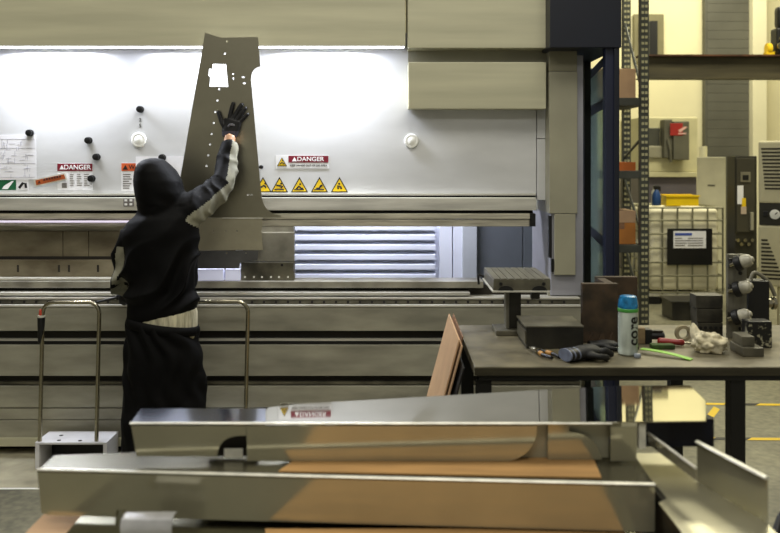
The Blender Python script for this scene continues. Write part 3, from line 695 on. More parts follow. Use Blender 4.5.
for an in (anL, anR):
    mb = MB().loft([(an.x, an.y + .05, .0, .048, .135), (an.x, an.y + .05, .03, .05, .138), (an.x, an.y + .04, .06, .045, .115), (an.x, an.y + .01, .09, .042, .06), (an.x, an.y, .11, .04, .05)], n=24)
    obj('shoe', mb, M_SHOE, person, smooth='all')
# gloves
def hand(pts5, palm, r, vox=.0026):
    mb = MB()
    mb.tube(palm[0], palm[1], n=18, flat=palm[2], up=palm[3])
    for ch, rr in pts5: 
        pp = smoothpath(ch, 4); k = len(pp)
        mb.tube(pp, [rr * (1.1 - .22 * i / (k - 1)) for i in range(k)], n=12); mb.sphere(pp[-1], rr * .9, sub=2)
    return remesh(mb, vox, 2)
Dp = 4.993
def hD(py, back): return sheetD(py) - back
def h3(px, py, back): return W(px, py, hD(py, back))
fing = []
for ch, rr in (([(229.5, 121), (230.3, 114.5), (231.8, 108), (233.2, 103.6)], .0132), ([(233, 119.5), (236.2, 113.5), (239.2, 108), (241.6, 104.6)], .0134),
               ([(236, 121), (239.8, 115.8), (243, 111), (245.2, 108.2)], .0128), ([(237.5, 124), (241.5, 120), (244.8, 116.8), (247.2, 114.4)], .0118),
               ([(227, 130), (222.6, 123.5), (220.3, 117.5), (218.6, 112.4)], .0142)):
    fing.append(([h3(x, y, .024 - .002 * i if i else .024) for i, (x, y) in enumerate(ch)], rr))
palm = (smoothpath([h3(229.5, 137, .034), h3(230, 132, .030), h3(231.5, 126, .026), h3(233.2, 120, .023)], 4), [.041 + .006 * math.sin(i / 12 * 3) + .010 * i / 12 for i in range(13)], (1, .36), (1, 0, .35))
g = hand(fing, palm, .01)
for f in g.bm.faces:
    c = f.calc_center_median()
    if c.z < ZZ(131.3, 5.0): f.material_index = 1
gl = obj('work_glove', g, [M_GLOVE, M_GLOVECUFF], person, smooth='all', label='black work glove spread flat on the steel sheet')
mb = MB(); pc = h3(231.5, 125.5, .045)
mb.tube([pc + Vector((-.022, .002, -.006)), pc + Vector((-.008, -.002, .004)), pc + Vector((.006, -.002, .006)), pc + Vector((.02, .002, -.002))], [.005, .009, .009, .005], n=10, flat=(1, .4), up=(0, 0, 1))
obj('knuckle_patch', mb, mat('patch_grey', (96, 96, 104), .5, var=.5, scale=60), gl)
# left hand, curled round the rod
rod_a, rod_b = W(97, 302, 4.86), W(134, 293.5, 4.90)
ax = (rod_b - rod_a).normalized()
gc = rod_a + ax * ((rod_b - rod_a).length - .055)
fing = []
for k in range(4):
    c0 = gc + ax * (-.03 + .02 * k) ; u = Vector((0, -1, 0)); v = Vector((0, 0, 1))
    ring = [c0 + (u * math.cos(a) + v * math.sin(a)) * .0215 for a in (math.radians(d) for d in (-30, 25, 80, 140, 200 - 12 * (k == 3)))]
    fing.append((ring, .0095 - .0008 * abs(k - 1.3)))
fing.append(([gc + Vector((.02, -.02, -.03)), gc + ax * .045 + Vector((0, -.026, -.012)), gc + ax * .05 + Vector((0, -.004, .0225)), gc + ax * .03 + Vector((0, .010, .0235))], .0105))
pl = (smoothpath([wrL, gc + Vector((.008, -.046, -.012)), gc + Vector((0, -.036, -.004))], 4), [.034 + .004 * math.sin(i / 8 * 3) for i in range(9)], (1, .6), (1, 0, 0))
g2 = hand(fing, pl, .01, .003)
obj('work_glove', g2, M_GLOVE, person, smooth='all', label='black work glove closed round the rod')
rod = obj('rod', MB().cyl(rod_a - ax * .0, rod_b, .007, n=14, bev=.002), M_BLACK, smooth=True)
tag(rod, 'thin black rod in the man\'s lowered hand behind the stool handle', 'rod')

# ------------------------------------------------------------------ step stools
def make_stool(name, label, ox, grip):
    D0, D1 = (4.752, 4.952) if grip else (4.782, 4.98)
    t = thing(name, label, 'step stool', (ox, D0 + .1, 0), 'small steel step stools with loop handles')
    x0, x1 = ox - .19, ox + .21
    zt = .150
    mb = MB().box(x0, x1, D0, D1, zt - .012, zt, .002)
    for hx_, hy_ in ((.10, .12), (.24, .03), (.12, .035)): mb.cyl((x0 + hx_, D0 + hy_, zt), (x0 + hx_, D0 + hy_, zt + .0015), .011, n=14, mi=1)
    obj('tread', mb, [M_STOOL, M_BLACK], t)
    for a, b_ in ((x0, x0 + .022), (x1 - .022, x1)): obj('side_panel', MB().box(a, b_, D0 + .001, D1, 0, zt - .0125, .002), M_STOOL, t)
    obj('back_panel', MB().box(x0 + .0225, x1 - .0225, D1 - .02, D1 - .002, 0, zt - .0125), M_BLACK, t)
    r = .0115; xa, xb_ = x0 + .03, x0 + .35; zh = .925; c = .06; y = D0 + .022
    pts = [(xa - .012, y, zt)] + [(xa + .004, y, zh - c)] + [(xa + .004 + c - c * math.cos(a), y, zh - c + c * math.sin(a)) for a in [math.pi / 2 * i / 6 for i in range(1, 7)]]
    pts += [(xb_ - c + c * math.sin(a), y, zh - c + c * math.cos(a)) for a in [math.pi / 2 * i / 6 for i in range(0, 7)]] + [(xb_ - .016, y, zt)]
    obj('loop_handle', MB().tube(pts, r, n=14), M_CHROME, t, smooth=True)
    if grip:
        g = obj('grip', MB().cyl((xa - .009, y, .700), (xa - .006, y, .745), .013, .017, n=16).cyl((xa - .006, y, .745), (xa - .004, y, .842), .017, .021, n=16), M_BLACK, t, smooth=True, label='black grip on the handle upright')
        obj('collar', MB().cyl((xa - .004, y, .842), (xa - .004, y, .853), .02, n=16), M_EDGE, g)
        obj('button', MB().cyl((xa - .004, y, .853), (xa - .003, y, .885), .014, .012, n=16, bev=.003), mat('button_red', (196, 72, 52), .4, var=.08), g, smooth=True, label='red push button')
    return t
make_stool('step_stool', 'step stool with loop handle, black grip and red button', XX(35, 4.752) + .19, True)
make_stool('step_stool', 'step stool beyond the man, only its plain loop handle showing', XX(188, 4.752) + .165, False)

# ------------------------------------------------------------------ workbench
TZ = .90; TF, TB = 3.39, 4.25; TL, TR = .335, 2.12
bench = thing('workbench', 'steel topped workbench with black legs covered in tools and blocks', 'workbench', ((TL + TR) / 2, (TF + TB) / 2, 0))
obj('tabletop', MB().box(TL, TR, TF, TB, TZ - .036, TZ, .003), [M_TABLE], bench)
obj('apron', MB().box(TL + .02, TR - .02, TF + .012, TB - .02, TZ - .058, TZ - .0365, .002), M_BENCHLEG, bench)
for a, b_ in ((TL + .012, TF + .03), (1.363, TF + .03), (TL + .012, TB - .1), (1.363, TB - .1), (TR - .08, TF + .03), (TR - .08, TB - .1)):
    obj('leg', MB().box(a, a + .06, b_, b_ + .06, 0, TZ - .0585, .003), M_BENCHLEG, bench)
obj('edge_strip', MB().box(TL, TR, TF - .003, TF - .0005, TZ - .035, TZ - .004, .001), M_TABLEEDGE, bench)

E = .0012   # small clearance above the bench
zE = TZ + E
# slotted fixture on a pillar
t = thing('fixture_stand', 'slotted steel plate raised on a pillar at the corner of the bench', 'fixture', (.58, 4.07, TZ))
obj('base', MB().box(.495, .63, 3.985, 4.16, zE, zE + .022, .003), M_STEELBLK, t)
mb = MB().box(.548, .562, 4.03, 4.11, zE + .0225, 1.098, .002).box(.5625, .62, 4.045, 4.10, zE + .0225, 1.098, .002, mi=1)
obj('pillar', mb, [M_SLOT, M_BLKDARK], t)
mb = MB()
zt, zb = 1.172, 1.117
mb.box(.478, .742, 3.95, 4.36, zb, zt - .006, .002, mi=1)
n = 8
for k in range(n): mb.box(.478 + .264 * k / n + .002, .478 + .264 * (k + 1) / n - .002, 3.949, 4.361, zt - .0058, zt, .001)
for x in (.512, .71): mb.cyl((x, 3.944, 1.148), (x, 3.951, 1.148), .008, n=12, mi=2)
mb.prism(arc(.535, zb, .035, 0, 180, 10, .022), 'y', 3.946, 3.9505, mi=2); mb.prism(arc(.69, zb, .035, 0, 180, 10, .022), 'y', 3.946, 3.9505, mi=2)
obj('slotted_plate', mb, [M_SLOT, M_STEELBLK, M_BOLT], t)
obj('lower_plate', MB().box(.472, .738, 3.945, 4.37, zb - .008, zb - .0005, .001), M_EDGE, t, label='thin pale plate under the slotted plate')
obj('hook', MB().tube([(.476, 4.33, 1.13), (.452, 4.33, 1.14), (.447, 4.33, 1.12), (.45, 4.33, 1.09)], .006, n=8), M_BLACK, t)
obj('clamp', MB().box(.51, .66, 4.0, 4.02, 1.0985, 1.1085).box(.66, .70, 3.99, 4.03, 1.07, 1.1085, .004), M_BLKDARK, t)
# steel block with flange
mb = MB().box(.592, .84, 3.71, 3.955, zE, .994, .003, mi=0).box(.585, .841, 3.705, 3.96, .9945, 1.0, .001, mi=1)
mb.box(.5865, .5915, 3.715, 3.95, zE + .02, zE + .075, mi=1)
o = tag(obj('steel_block', mb, [M_BLKDARK, M_STEELBLK]), 'low wide dark steel block lying before the fixture pillar', 'steel block')
# rusty angle plate
mb = MB().box(.862, 1.022, 3.83, 3.868, zE, 1.166, .003).box(1.03 - .06, 1.03 - .02, 3.8685, 4.02, zE, 1.166, .003).box(.97, 1.165, 4.0205, 4.06, zE, 1.170, .003)
for k in range(3):
    x = .885 + k * .045; mb.prism([(x, zE), (x + .035, zE), (x + .0175, zE + .05)], 'y', 3.80, 3.8295, mi=0)
tag(obj('angle_plate', mb, M_BROWN), 'tall brown rusty steel angle plate standing behind the bottle and gloves', 'angle plate')
# bottle
bx, by = 1.002, 3.60
t = thing('water_bottle', 'clear plastic water bottle with blue cap and green band', 'bottle', (bx, by, TZ))
M_BOT = mat('bottle_clear', (196, 206, 196), .25, var=.25, scale=20, stretch=(1, 1, .3), bump=.3)
prof = [(.034, zE), (.040, zE + .006), (.041, zE + .02), (.039, zE + .03), (.041, zE + .04), (.041, zE + .17), (.040, zE + .182)]
obj('body', MB().lathe(prof, (bx, by, 0), n=36), M_BOT, t, smooth=True)
obj('band', MB().lathe([(.0415, zE + .1822), (.0425, zE + .184), (.0425, zE + .195), (.041, zE + .1965)], (bx, by, 0), n=36), mat('band_green', (82, 168, 76), .4, var=.1), t, smooth=True, label='green band under the cap')
cp = MB().lathe([(.041, zE + .197), (.0415, zE + .203), (.040, zE + .215), (.036, zE + .235), (.0345, zE + .243), (.034, zE + .246), (.030, zE + .248)], (bx, by, 0), n=36)
for k in range(8):
    a = k * math.pi / 4; cp.tube([(bx + .0405 * math.cos(a), by + .0405 * math.sin(a), zE + .205), (bx + .035 * math.cos(a), by + .035 * math.sin(a), zE + .24)], .003, n=6)
obj('cap', cp, mat('cap_blue', (36, 132, 190), .25, var=.35, scale=30), t, smooth=True, label='bright blue cap')
me = text_mesh('core', .070, (0, 0, 0), rot=Matrix.Identity(4), width=.92, extr=.0004, bold=.022)
for v in me.vertices:       # wrap upward-reading lettering round the bottle
    u, w_, e = v.co
    a = math.radians(-90 + 20) + (-w_) / .041 * -1.0 * -1.0
    rr = .0416 + e
    v.co = (bx + rr * math.cos(a), by + rr * math.sin(a), zE + .105 + u)
mb = MB(); mb.mesh(me); obj('lettering', mb, M_TXT, t, label='black word core running up the bottle')
# pliers
t = thing('pliers', 'pliers with orange banded black handles lying near the bench edge', 'pliers', (.65, 3.52, TZ))
pa, pb = Vector((.605, 3.68, zE + .012)), Vector((.675, 3.50, zE + .012)); d = (pb - pa).normalized(); sd = Vector((-d.y, d.x, 0))
obj('jaws', MB().tube([pa - sd * .002, pa + d * .03 - sd * .008, pa + d * .06], [.005, .009, .011], n=10, flat=(1, .7)).tube([pa + sd * .004, pa + d * .03 + sd * .010, pa + d * .06], [.005, .009, .011], n=10, flat=(1, .7)).cyl(pa + d * .06 - Vector((0, 0, .010)), pa + d * .06 + Vector((0, 0, .010)), .013, n=16), M_CHROME, t, smooth=True)
for sg in (-1, 1):
    hnd = obj('handle', MB().tube(smoothpath([pa + d * .074 + sd * .006 * sg, pa + d * .11 + sd * .018 * sg, pa + d * .15 + sd * .024 * sg, pa + d * .20 + sd * .018 * sg], 4), [.008] * 13, n=12), M_BLACK, t, smooth=True)
    obj('band', MB().cyl(pa + d * .105 + sd * .0165 * sg, pa + d * .135 + sd * .0222 * sg, .0098, n=14), mat('band_tan', (206, 150, 70), .5, var=.2, scale=20), hnd, smooth=True, label='orange band on the handle')
# work gloves on the bench
def bench_glove(name, label, base, ang, scale, cuffs):
    R_ = Matrix.Rotation(ang, 3, 'Z')
    T = lambda x, y, z: Vector(base) + R_ @ Vector((x * scale, y * scale, z * scale))
    t = thing(name, label, 'work glove', base, 'pair of work gloves on the bench')
    mb = MB()
    mb.tube([T(-.02, 0, .030), T(.02, 0, .032), T(.06, 0, .032), T(.09, 0, .028)], [.042 * scale, .048 * scale, .048 * scale, .040 * scale], n=18, flat=(.58, 1), up=(0, 0, 1))
    for k, (y, l) in enumerate(((-.032, .055), (-.011, .07), (.011, .066), (.031, .05))):
        mb.tube(smoothpath([T(.075, y, .028), T(.075 + l * .5, y * 1.25, .036 - .006 * k % 3), T(.075 + l, y * 1.4, .018)], 3), .0135 * scale, n=10); mb.sphere(T(.075 + l, y * 1.4, .018), .0135 * scale, sub=2)
    mb.tube(smoothpath([T(.01, -.035, .028), T(.045, -.068, .024), T(.08, -.072, .016)], 3), .014 * scale, n=10); mb.sphere(T(.08, -.072, .0165), .014 * scale, sub=2)
    g = remesh(mb, .004, 2)
    for v in g.bm.verts:
        v.co += Vector((0, 0, 1)) * .004 * noise.noise(v.co * 30); v.co.z = max(v.co.z, zE)
    obj('shell', g, M_GLOVE, t, smooth='all')
    c = MB(); kk = 9
    for i in range(kk):
        x = -.075 + .058 * i / kk
        c.tube([T(x, 0, .030), T(x + .0062, 0, .030)], .041 * scale, n=24, flat=(.62, 1.02), up=(0, 0, 1), mi=cuffs[i % len(cuffs)])
    obj('cuff', c, [M_BLACK, mat('cuff_bluegrey', (110, 118, 140), .8, var=.15, scale=40)], t, smooth=True, label='knitted cuff with blue grey stripes')
bench_glove('work_glove', 'black work glove with blue grey striped cuff at the bench edge', (.775, 3.50, TZ), math.radians(28), 1.0, (1, 0, 0, 1, 0, 0, 0, 1, 0))
bench_glove('work_glove', 'plain black work glove crumpled behind the striped glove', (.912, 3.70, TZ), math.radians(4), .68, (0,))
# small blocks behind the bottle
t = thing('toggle_clamp', 'small clamp with tan head behind the water bottle', 'clamp', (1.14, 3.83, TZ))
obj('head', MB().box(1.10, 1.135, 3.80, 3.84, zE, zE + .072, .004), mat('clamp_tan', (132, 112, 82), .6, var=.3, scale=20), t, label='tan clamp head')
obj('body', MB().box(1.136, 1.165, 3.80, 3.85, zE, zE + .065, .003).cyl((1.165, 3.825, zE + .032), (1.225, 3.825, zE + .032), .016, n=14), M_BLACK, t)
obj('lever', MB().box(1.165, 1.22, 3.815, 3.84, zE + .0485, zE + .058, .002), M_BLKDARK, t)
tag(obj('hex_nut', MB().cyl((1.06, 3.70, zE), (1.06, 3.70, zE + .028), .017, n=6, bev=.002), M_BLACK), 'small black nut standing close behind the bottle', 'nut')
tag(obj('bottle_cap', MB().lathe([(.013, zE), (.0145, zE + .004), (.0145, zE + .012), (.012, zE + .016), (.004, zE + .017)], (1.026, 3.545, 0), n=20), mat('cap_grey', (138, 146, 158), .35, var=.1), smooth=True), 'tiny grey round cap at the foot of the bottle', 'cap')
# green strip and green block
p0, p1 = Vector((1.07, 3.64, zE)), Vector((1.235, 3.50, zE)); d = (p1 - p0).normalized(); sd = Vector((-d.y, d.x, 0)) * .016
mb = MB(); n = 10; prev = None
b2 = bmesh.new(); rows = []
for i in range(n + 1):
    t_ = i / n; c = p0.lerp(p1, t_); z = zE + .014 * (1 - t_) + .006 * math.sin(t_ * 3.1)
    rows.append([b2.verts.new((c.x - sd.x, c.y - sd.y, z)), b2.verts.new((c.x + sd.x, c.y + sd.y, z)), b2.verts.new((c.x + sd.x, c.y + sd.y, z + .003)), b2.verts.new((c.x - sd.x, c.y - sd.y, z + .003))])
for i in range(n):
    for j in range(4): b2.faces.new((rows[i][j], rows[i][(j + 1) % 4], rows[i + 1][(j + 1) % 4], rows[i + 1][j]))
b2.faces.new(rows[0]); b2.faces.new(rows[-1]); mb.add(b2)
tag(obj('plastic_strip', mb, mat('lime_strip', (132, 196, 52), .45, var=.08)), 'bright lime green curved plastic strip lying on the bench', 'strip')
tag(obj('sponge_block', MB().box(1.135, 1.235, 3.70, 3.745, zE, zE + .018, .004), mat('moss_green', (58, 84, 30), .8, var=.3, scale=40)), 'flat dark green block behind the lime strip', 'block')
# screwdriver, tape
t = thing('screwdriver', 'screwdriver with red handle lying beside the crumpled rag', 'screwdriver', (1.26, 3.78, TZ))
a, b_ = Vector((1.185, 3.79, zE + .016)), Vector((1.295, 3.76, zE + .016)); d = (b_ - a).normalized()
obj('handle', MB().tube([a, a + d * .008, a + d * .04, a + d * .085, a + d * .105, b_], [.009, .0155, .0155, .013, .0145, .009], n=16), mat('handle_red', (140, 28, 26), .35, var=.2, scale=20), t, smooth=True, label='red plastic handle')
obj('shaft', MB().cyl(b_ + d * .0005, b_ + d * .10 + Vector((0, 0, -.01)), .005, n=10), M_CHROME, t, smooth=True)
q = Matrix.Translation((1.325, 3.865, zE + .036)) @ Matrix.Rotation(math.radians(90), 4, 'X')
mb = MB(); b2 = bmesh.new()
prof = [(.022, -.011), (.036, -.011), (.036, .011), (.022, .011)]
R_ = [[b2.verts.new((r * math.cos(2 * math.pi * j / 28), r * math.sin(2 * math.pi * j / 28), z)) for j in range(28)] for r, z in prof]
for i in range(4):
    for j in range(28): b2.faces.new((R_[i][j], R_[i][(j + 1) % 28], R_[(i + 1) % 4][(j + 1) % 28], R_[(i + 1) % 4][j]))
mb.add(b2, 0, q)
tag(obj('tape_roll', mb, mat('tape_pale', (150, 140, 112), .6, var=.2, scale=20), smooth=True), 'roll of pale tape standing behind the red screwdriver', 'tape roll')
# rag
b2 = bmesh.new(); bmesh.ops.create_icosphere(b2, subdivisions=5, radius=1)
for v in b2.verts:
    p = v.co.copy(); rdg = abs(noise.noise(p * 1.7 + Vector((3, 1, 7)))) + .35 * abs(noise.noise(p * 3.2 + Vector((1, 5, 2))))
    k = .72 + .6 * rdg
    lobe = 1.0 + .55 * max(0, -p.x) * max(0, p.z + .4)
    v.co = Vector((p.x * .082 * k, p.y * .055 * k, p.z * .05 * k * lobe))
zmin = min(v.co.z for v in b2.verts)
for v in b2.verts: v.co.z = max(v.co.z, -.036)
mb = MB(); mb.add(b2, 0, Matrix.Translation((1.362, 3.645, zE + .036)))
mb.tube(smoothpath([(1.335, 3.66, zE + .04), (1.318, 3.69, zE + .07), (1.312, 3.70, zE + .115)], 4), [.04, .038, .036, .034, .03, .026, .02, .012, .005], n=10, flat=(1, .5))
g = remesh(mb, .0035, 2)
for v in g.bm.verts: v.co.z = max(v.co.z, zE)
rag = tag(obj('rag', g, mat('rag_cream', (226, 216, 184), .9, var=.3, scale=25, bump=.4), smooth='all'), 'crumpled cream cloth rag on the bench', 'rag')
# dark block stack
labs = ['drilled dark block at the bottom of the stack', 'plain dark block in the middle of the stack', 'dark block on top of the stack']
for k in range(3):
    z0 = zE + k * .064
    mb = MB().box(1.43 - .004 * k, 1.546, 3.97, 4.06, z0, z0 + .062, .003)
    if k == 0:
        for j in range(5): mb.cyl((1.44 + j * .024, 3.966, z0 + .04), (1.44 + j * .024, 3.9705, z0 + .04), .008, n=12, mi=1)
    tag(obj('machined_block', mb, [mat('machined_dark', (70, 67, 57), .4, .2, var=.45, scale=14), M_BOLT]), labs[k], 'steel block', 'stack of dark machined blocks')
# valve manifold plate with three knobs
t = thing('valve_manifold', 'upright steel plate with three black and white valve knobs', 'valve', (1.60, 3.94, TZ))
mb = MB().box(1.552, 1.640, 3.93, 3.95, zE, 1.287, .002)
for z in (.945, 1.03, 1.12, 1.20): mb.cyl((1.61, 3.927, z), (1.61, 3.9305, z), .009, n=12, mi=1)
obj('plate', mb, [M_SLOT, M_BOLT], t)
for k, (px, py) in enumerate(((737.5, 263), (736.5, 289), (735.5, 317))):
    c = W(px, py, 3.90); c.y = 3.892
    ax_ = Vector((.72, -.48, .32)).normalized(); q = ax_.to_track_quat('Z', 'Y').to_matrix().to_4x4()
    kn = obj('knob', MB().lathe([(.031, -.014), (.035, -.010), (.035, .012), (.031, .016)], c, mtx=q, n=28), M_BLACK, t, smooth=True, label='black knurled valve ring')
    obj('cap', MB().lathe([(.028, .0162), (.031, .022), (.029, .046), (.022, .060), (.014, .062), (.011, .070), (.004, .072)], c, mtx=q, n=24), mat('knob_white', (184, 180, 162), .35, var=.3, scale=24), kn, smooth=True, label='pale knob end')
    obj('stem', MB().cyl(c - ax_ * .013, c - ax_ * .038, .010, n=12), M_CHROME, kn)
    obj('bracket', MB().box(1.552, 1.562, 3.905, 3.9295, c.z - .02, c.z + .02, .002).box(1.562, 1.58, 3.905, 3.912, c.z + .010, c.z + .02), M_BLKDARK, t)
# steps
tag(obj('gauge_block', MB().box(1.47, 1.558, 3.56, 3.70, zE, zE + .036, .003), M_STEELBLK), 'wide grey steel block beside the rag, under a smaller block', 'steel block')
tag(obj('gauge_block', MB().box(1.477, 1.530, 3.585, 3.69, zE + .037, zE + .078, .003), M_STEELBLK), 'small grey steel block resting on the wider one beside the rag', 'steel block')
mb = MB().box(1.56, 1.665, 3.725, 3.80, zE, zE + .115, .004)
tag(obj('mottled_block', mb, mat('mottled_black', (16, 16, 14), .4, var=.3, scale=38, col2=(150, 146, 122), contrast=(.56, .62))), 'black mottled block standing below the valve knobs', 'block')
t = thing('valve_block', 'black valve body with side stub behind the valve plate', 'valve', (1.72, 4.03, TZ))
obj('body', MB().box(1.672, 1.772, 3.99, 4.08, zE, 1.155, .006), M_BLACK, t)
obj('stub', MB().cyl((1.7725, 4.03, 1.045), (1.80, 4.03, 1.045), .022, n=18).cyl((1.80, 4.03, 1.045), (1.815, 4.03, 1.045), .03, n=18), M_CHROME, t, smooth=True, label='steel stub on the side')
obj('hose', MB().tube(smoothpath([(1.70, 4.03, 1.158), (1.72, 4.03, 1.19), (1.78, 4.03, 1.15), (1.815, 4.03, 1.08)], 5), .009, n=10), mat('hose_grey', (120, 116, 100), .5, var=.1), t, smooth=True)
# under-bench items are left to the floor; leaning card sheets
def lean_sheet(x_top, x_bot, z_top, ya, yb, th, m, name, lab, cat, group, trim=0):
    """sheet standing on the floor and leaning toward the bench side"""
    b2 = bmesh.new()
    L_ = [(x_bot, 0), (x_top, z_top)]
    vs = []
    for x, z in L_:
        for y in (ya, yb): vs.append((x, y, z - (trim if (z > 0 and y == ya) else 0)))
    f = [Vector(v) for v in vs]
    n_ = (f[2] - f[0]).cross(f[1] - f[0]).normalized() * th
    a = [b2.verts.new(v) for v in f]; c = [b2.verts.new(v + n_ + Vector((0, 0, .0))) for v in f]
    for q in ((0, 1, 3, 2), (4, 6, 7, 5), (0, 4, 5, 1), (2, 3, 7, 6), (0, 2, 6, 4), (1, 5, 7, 3)):
        vv = a + c; b2.faces.new([vv[i] for i in q])
    mb = MB(); mb.add(b2)
    zlo = min(v.co.z for v in mb.bm.verts); bmesh.ops.translate(mb.bm, vec=(0, 0, -zlo + .001), verts=mb.bm.verts[:])
    return tag(obj(name, mb, m), lab, cat, group)
k_ = .268
def lx(off, zt): return (.300 - off - k_ * (.97 - zt))
G = 'card sheets leaning on the bench end'
lean_sheet(lx(0.012, .975), lx(.012, 0), .975, 3.53, 4.13, .006, M_CARD2, 'cardboard_sheet', 'outermost tan cardboard sheet leaning on the bench end, broad face showing', 'cardboard', G)
lean_sheet(lx(-.002, .955), lx(-.002, 0), .955, 3.50, 4.10, .005, M_CARD2, 'cardboard_sheet', 'thin cardboard sheet just inside the broad leaning sheet', 'cardboard', G)
lean_sheet(lx(-.011, .97), lx(-.011, 0), .97, 3.62, 4.16, .005, M_CARD3, 'cardboard_sheet', 'brown cardboard sheet leaning closest to the bench top edge', 'cardboard', G)
lean_sheet(lx(-.022, .885), lx(-.022, 0), .885, 3.42, 4.10, .006, M_BLACK, 'rubber_sheet', 'black rubber sheet between the cardboard and the bench', 'rubber sheet', G)

# ------------------------------------------------------------------ foreground stack of formed panels
# steel trestle table carrying it
t = thing('trestle_table', 'low steel work table carrying the foreground stack of metal panels', 'table', (0, 2.4, 0))
obj('tabletop', MB().box(-.95, .93, 1.78, 2.86, .655, .69, .004), M_TABLEEDGE, t)
for a in (-.88, .82):
    for b_ in (1.84, 2.76): obj('leg', MB().box(a, a + .05, b_, b_ + .05, 0, .6545, .003), M_BENCHLEG, t)
zc0 = .6915
tag(obj('cardboard_sheet', MB().box(-1.0, .69, 2.285, 2.50, zc0, zc0 + .006), M_CARD2), 'pale cardboard sheet at the bottom of the foreground stack', 'cardboard', 'cardboard between the metal panels')
# lowest panel
M_LOW = metal_sheet('stainless_low', (150, 147, 126), .22, .03, 2.5)
t = thing('formed_panel', 'lowest steel panel in the foreground stack, mostly hidden under cardboard', 'metal panel', (0, 2.1, zc0 + .007), 'stack of formed steel panels')
zl = zc0 + .0225
obj('web', MB().prism([(-.87, 1.86), (.66, 1.86), (.66, 2.62), (-.80, 2.62), (-.87, 2.42)], 'z', zl, zl + .003), M_LOW, t)
obj('flange', MB().box(-.86, .65, 1.862, 1.865, zc0 + .0075, zl - .0002), M_LOW, t); obj('flange', MB().box(-.79, .65, 2.615, 2.618, zc0 + .0075, zl - .0002), M_LOW, t)
# curled tab
tb = MB(); pp = []
xa, xb_ = XX(122, 2.22), XX(173, 2.22)
prof = [(2.21, zl + .0035), (2.206, zl + .03), (2.204, zl + .06), (2.212, zl + .075), (2.235, zl + .081), (2.262, zl + .076), (2.262, zl + .073), (2.236, zl + .078), (2.215, zl + .072), (2.207, zl + .058), (2.209, zl + .03), (2.213, zl + .0035)]
tb.prism(prof, 'x', xa, xb_); obj('tab', tb, mat('tab_bright', (232, 232, 236), .25, .6, var=.2, scale=8), t, smooth=True, label='small bright curled tab')
tb = MB().tube([(XX(120, 2.24), 2.235, zl + .05), (XX(120, 2.24), 2.25, zl + .085)], .012, n=12); obj('stud', tb, M_LOW, t, smooth=True)
zk = zl + .0042
mb = MB().prism([(-.217 - .04, 1.875), (.60, 1.875), (.63, 2.315), (-.338, 2.315)], 'z', zk, zk + .004)
tag(obj('cardboard_sheet', mb, M_CARD), 'brown cardboard sheet in front of the long front panel flange', 'cardboard', 'cardboard between the metal panels')
# panel A
ZA = .852
t = thing('formed_panel', 'long front steel panel with bright rim in the middle of the stack', 'metal panel', (-.1, 2.4, zl + .004), 'stack of formed steel panels')
def on(px, py, z):
    D = (EYE - z) * F / (py - HY); return Vector(((px - HX) * D / F, D, z))
a0, a1 = on(37, 471, ZA), on(655, 486, ZA)
far0, far1 = on(55, 455, ZA), on(130, 452.5, ZA)
mb = MB().prism([(a0.x, a0.y), (a1.x, a1.y), (a1.x + .02, 2.62), (-.60, 2.62), (far1.x, far1.y), (far0.x, far0.y)], 'z', ZA - .003, ZA)
obj('web', mb, mat('stainless_dull', (118, 114, 94), .25, .7, var=.15, scale=3), t)
dirA = (a1 - a0).normalized(); inn = Vector((-dirA.y, dirA.x, 0))
zAb = zl + .0045
fl = flat_plate([(0, 0), (0.012, -.118), (.03, -.123), ((a1 - a0).length, -.123), ((a1 - a0).length, 0)], [], .003, lambda u, v, w: a0 + dirA * u + Vector((0, 0, v)) + inn * (.0025 - w + .10 * v * 0))
fl2 = fl
zlow = min(v.co.z for v in fl2.bm.verts)
for v in fl2.bm.verts: v.co.z = max(v.co.z, zk + .0055)
obj('front_flange', fl2, M_STAIN2, t)
rim = MB().tube([a0 + Vector((0, .004, .003)) , a1 + Vector((0, .004, .003))], .0075, n=8, flat=(.55, 1), up=(0, 0, 1)); obj('rim', rim, M_EDGE, t, smooth=True, label='bright rounded bend along the front rim')
mb = MB().prism([(-.59, 2.617), (.70, 2.617), (.70, 2.62), (-.59, 2.62)], 'z', zl + .0045, ZA - .0035); obj('rear_flange', mb, M_STAIN2, t)
# cardboard on A
zk2 = ZA + .0042
c0, c1 = on(264, 471.5, zk2), on(314, 462, zk2)
mb = MB().prism([(-.31, 2.372), (.575, 2.325), (.60, 2.60), (-.22, 2.60)], 'z', ZA + .0015, ZA + .0055)
tag(obj('cardboard_sheet', mb, M_CARD), 'brown cardboard strip between the front and upper steel panels', 'cardboard', 'cardboard between the metal panels')
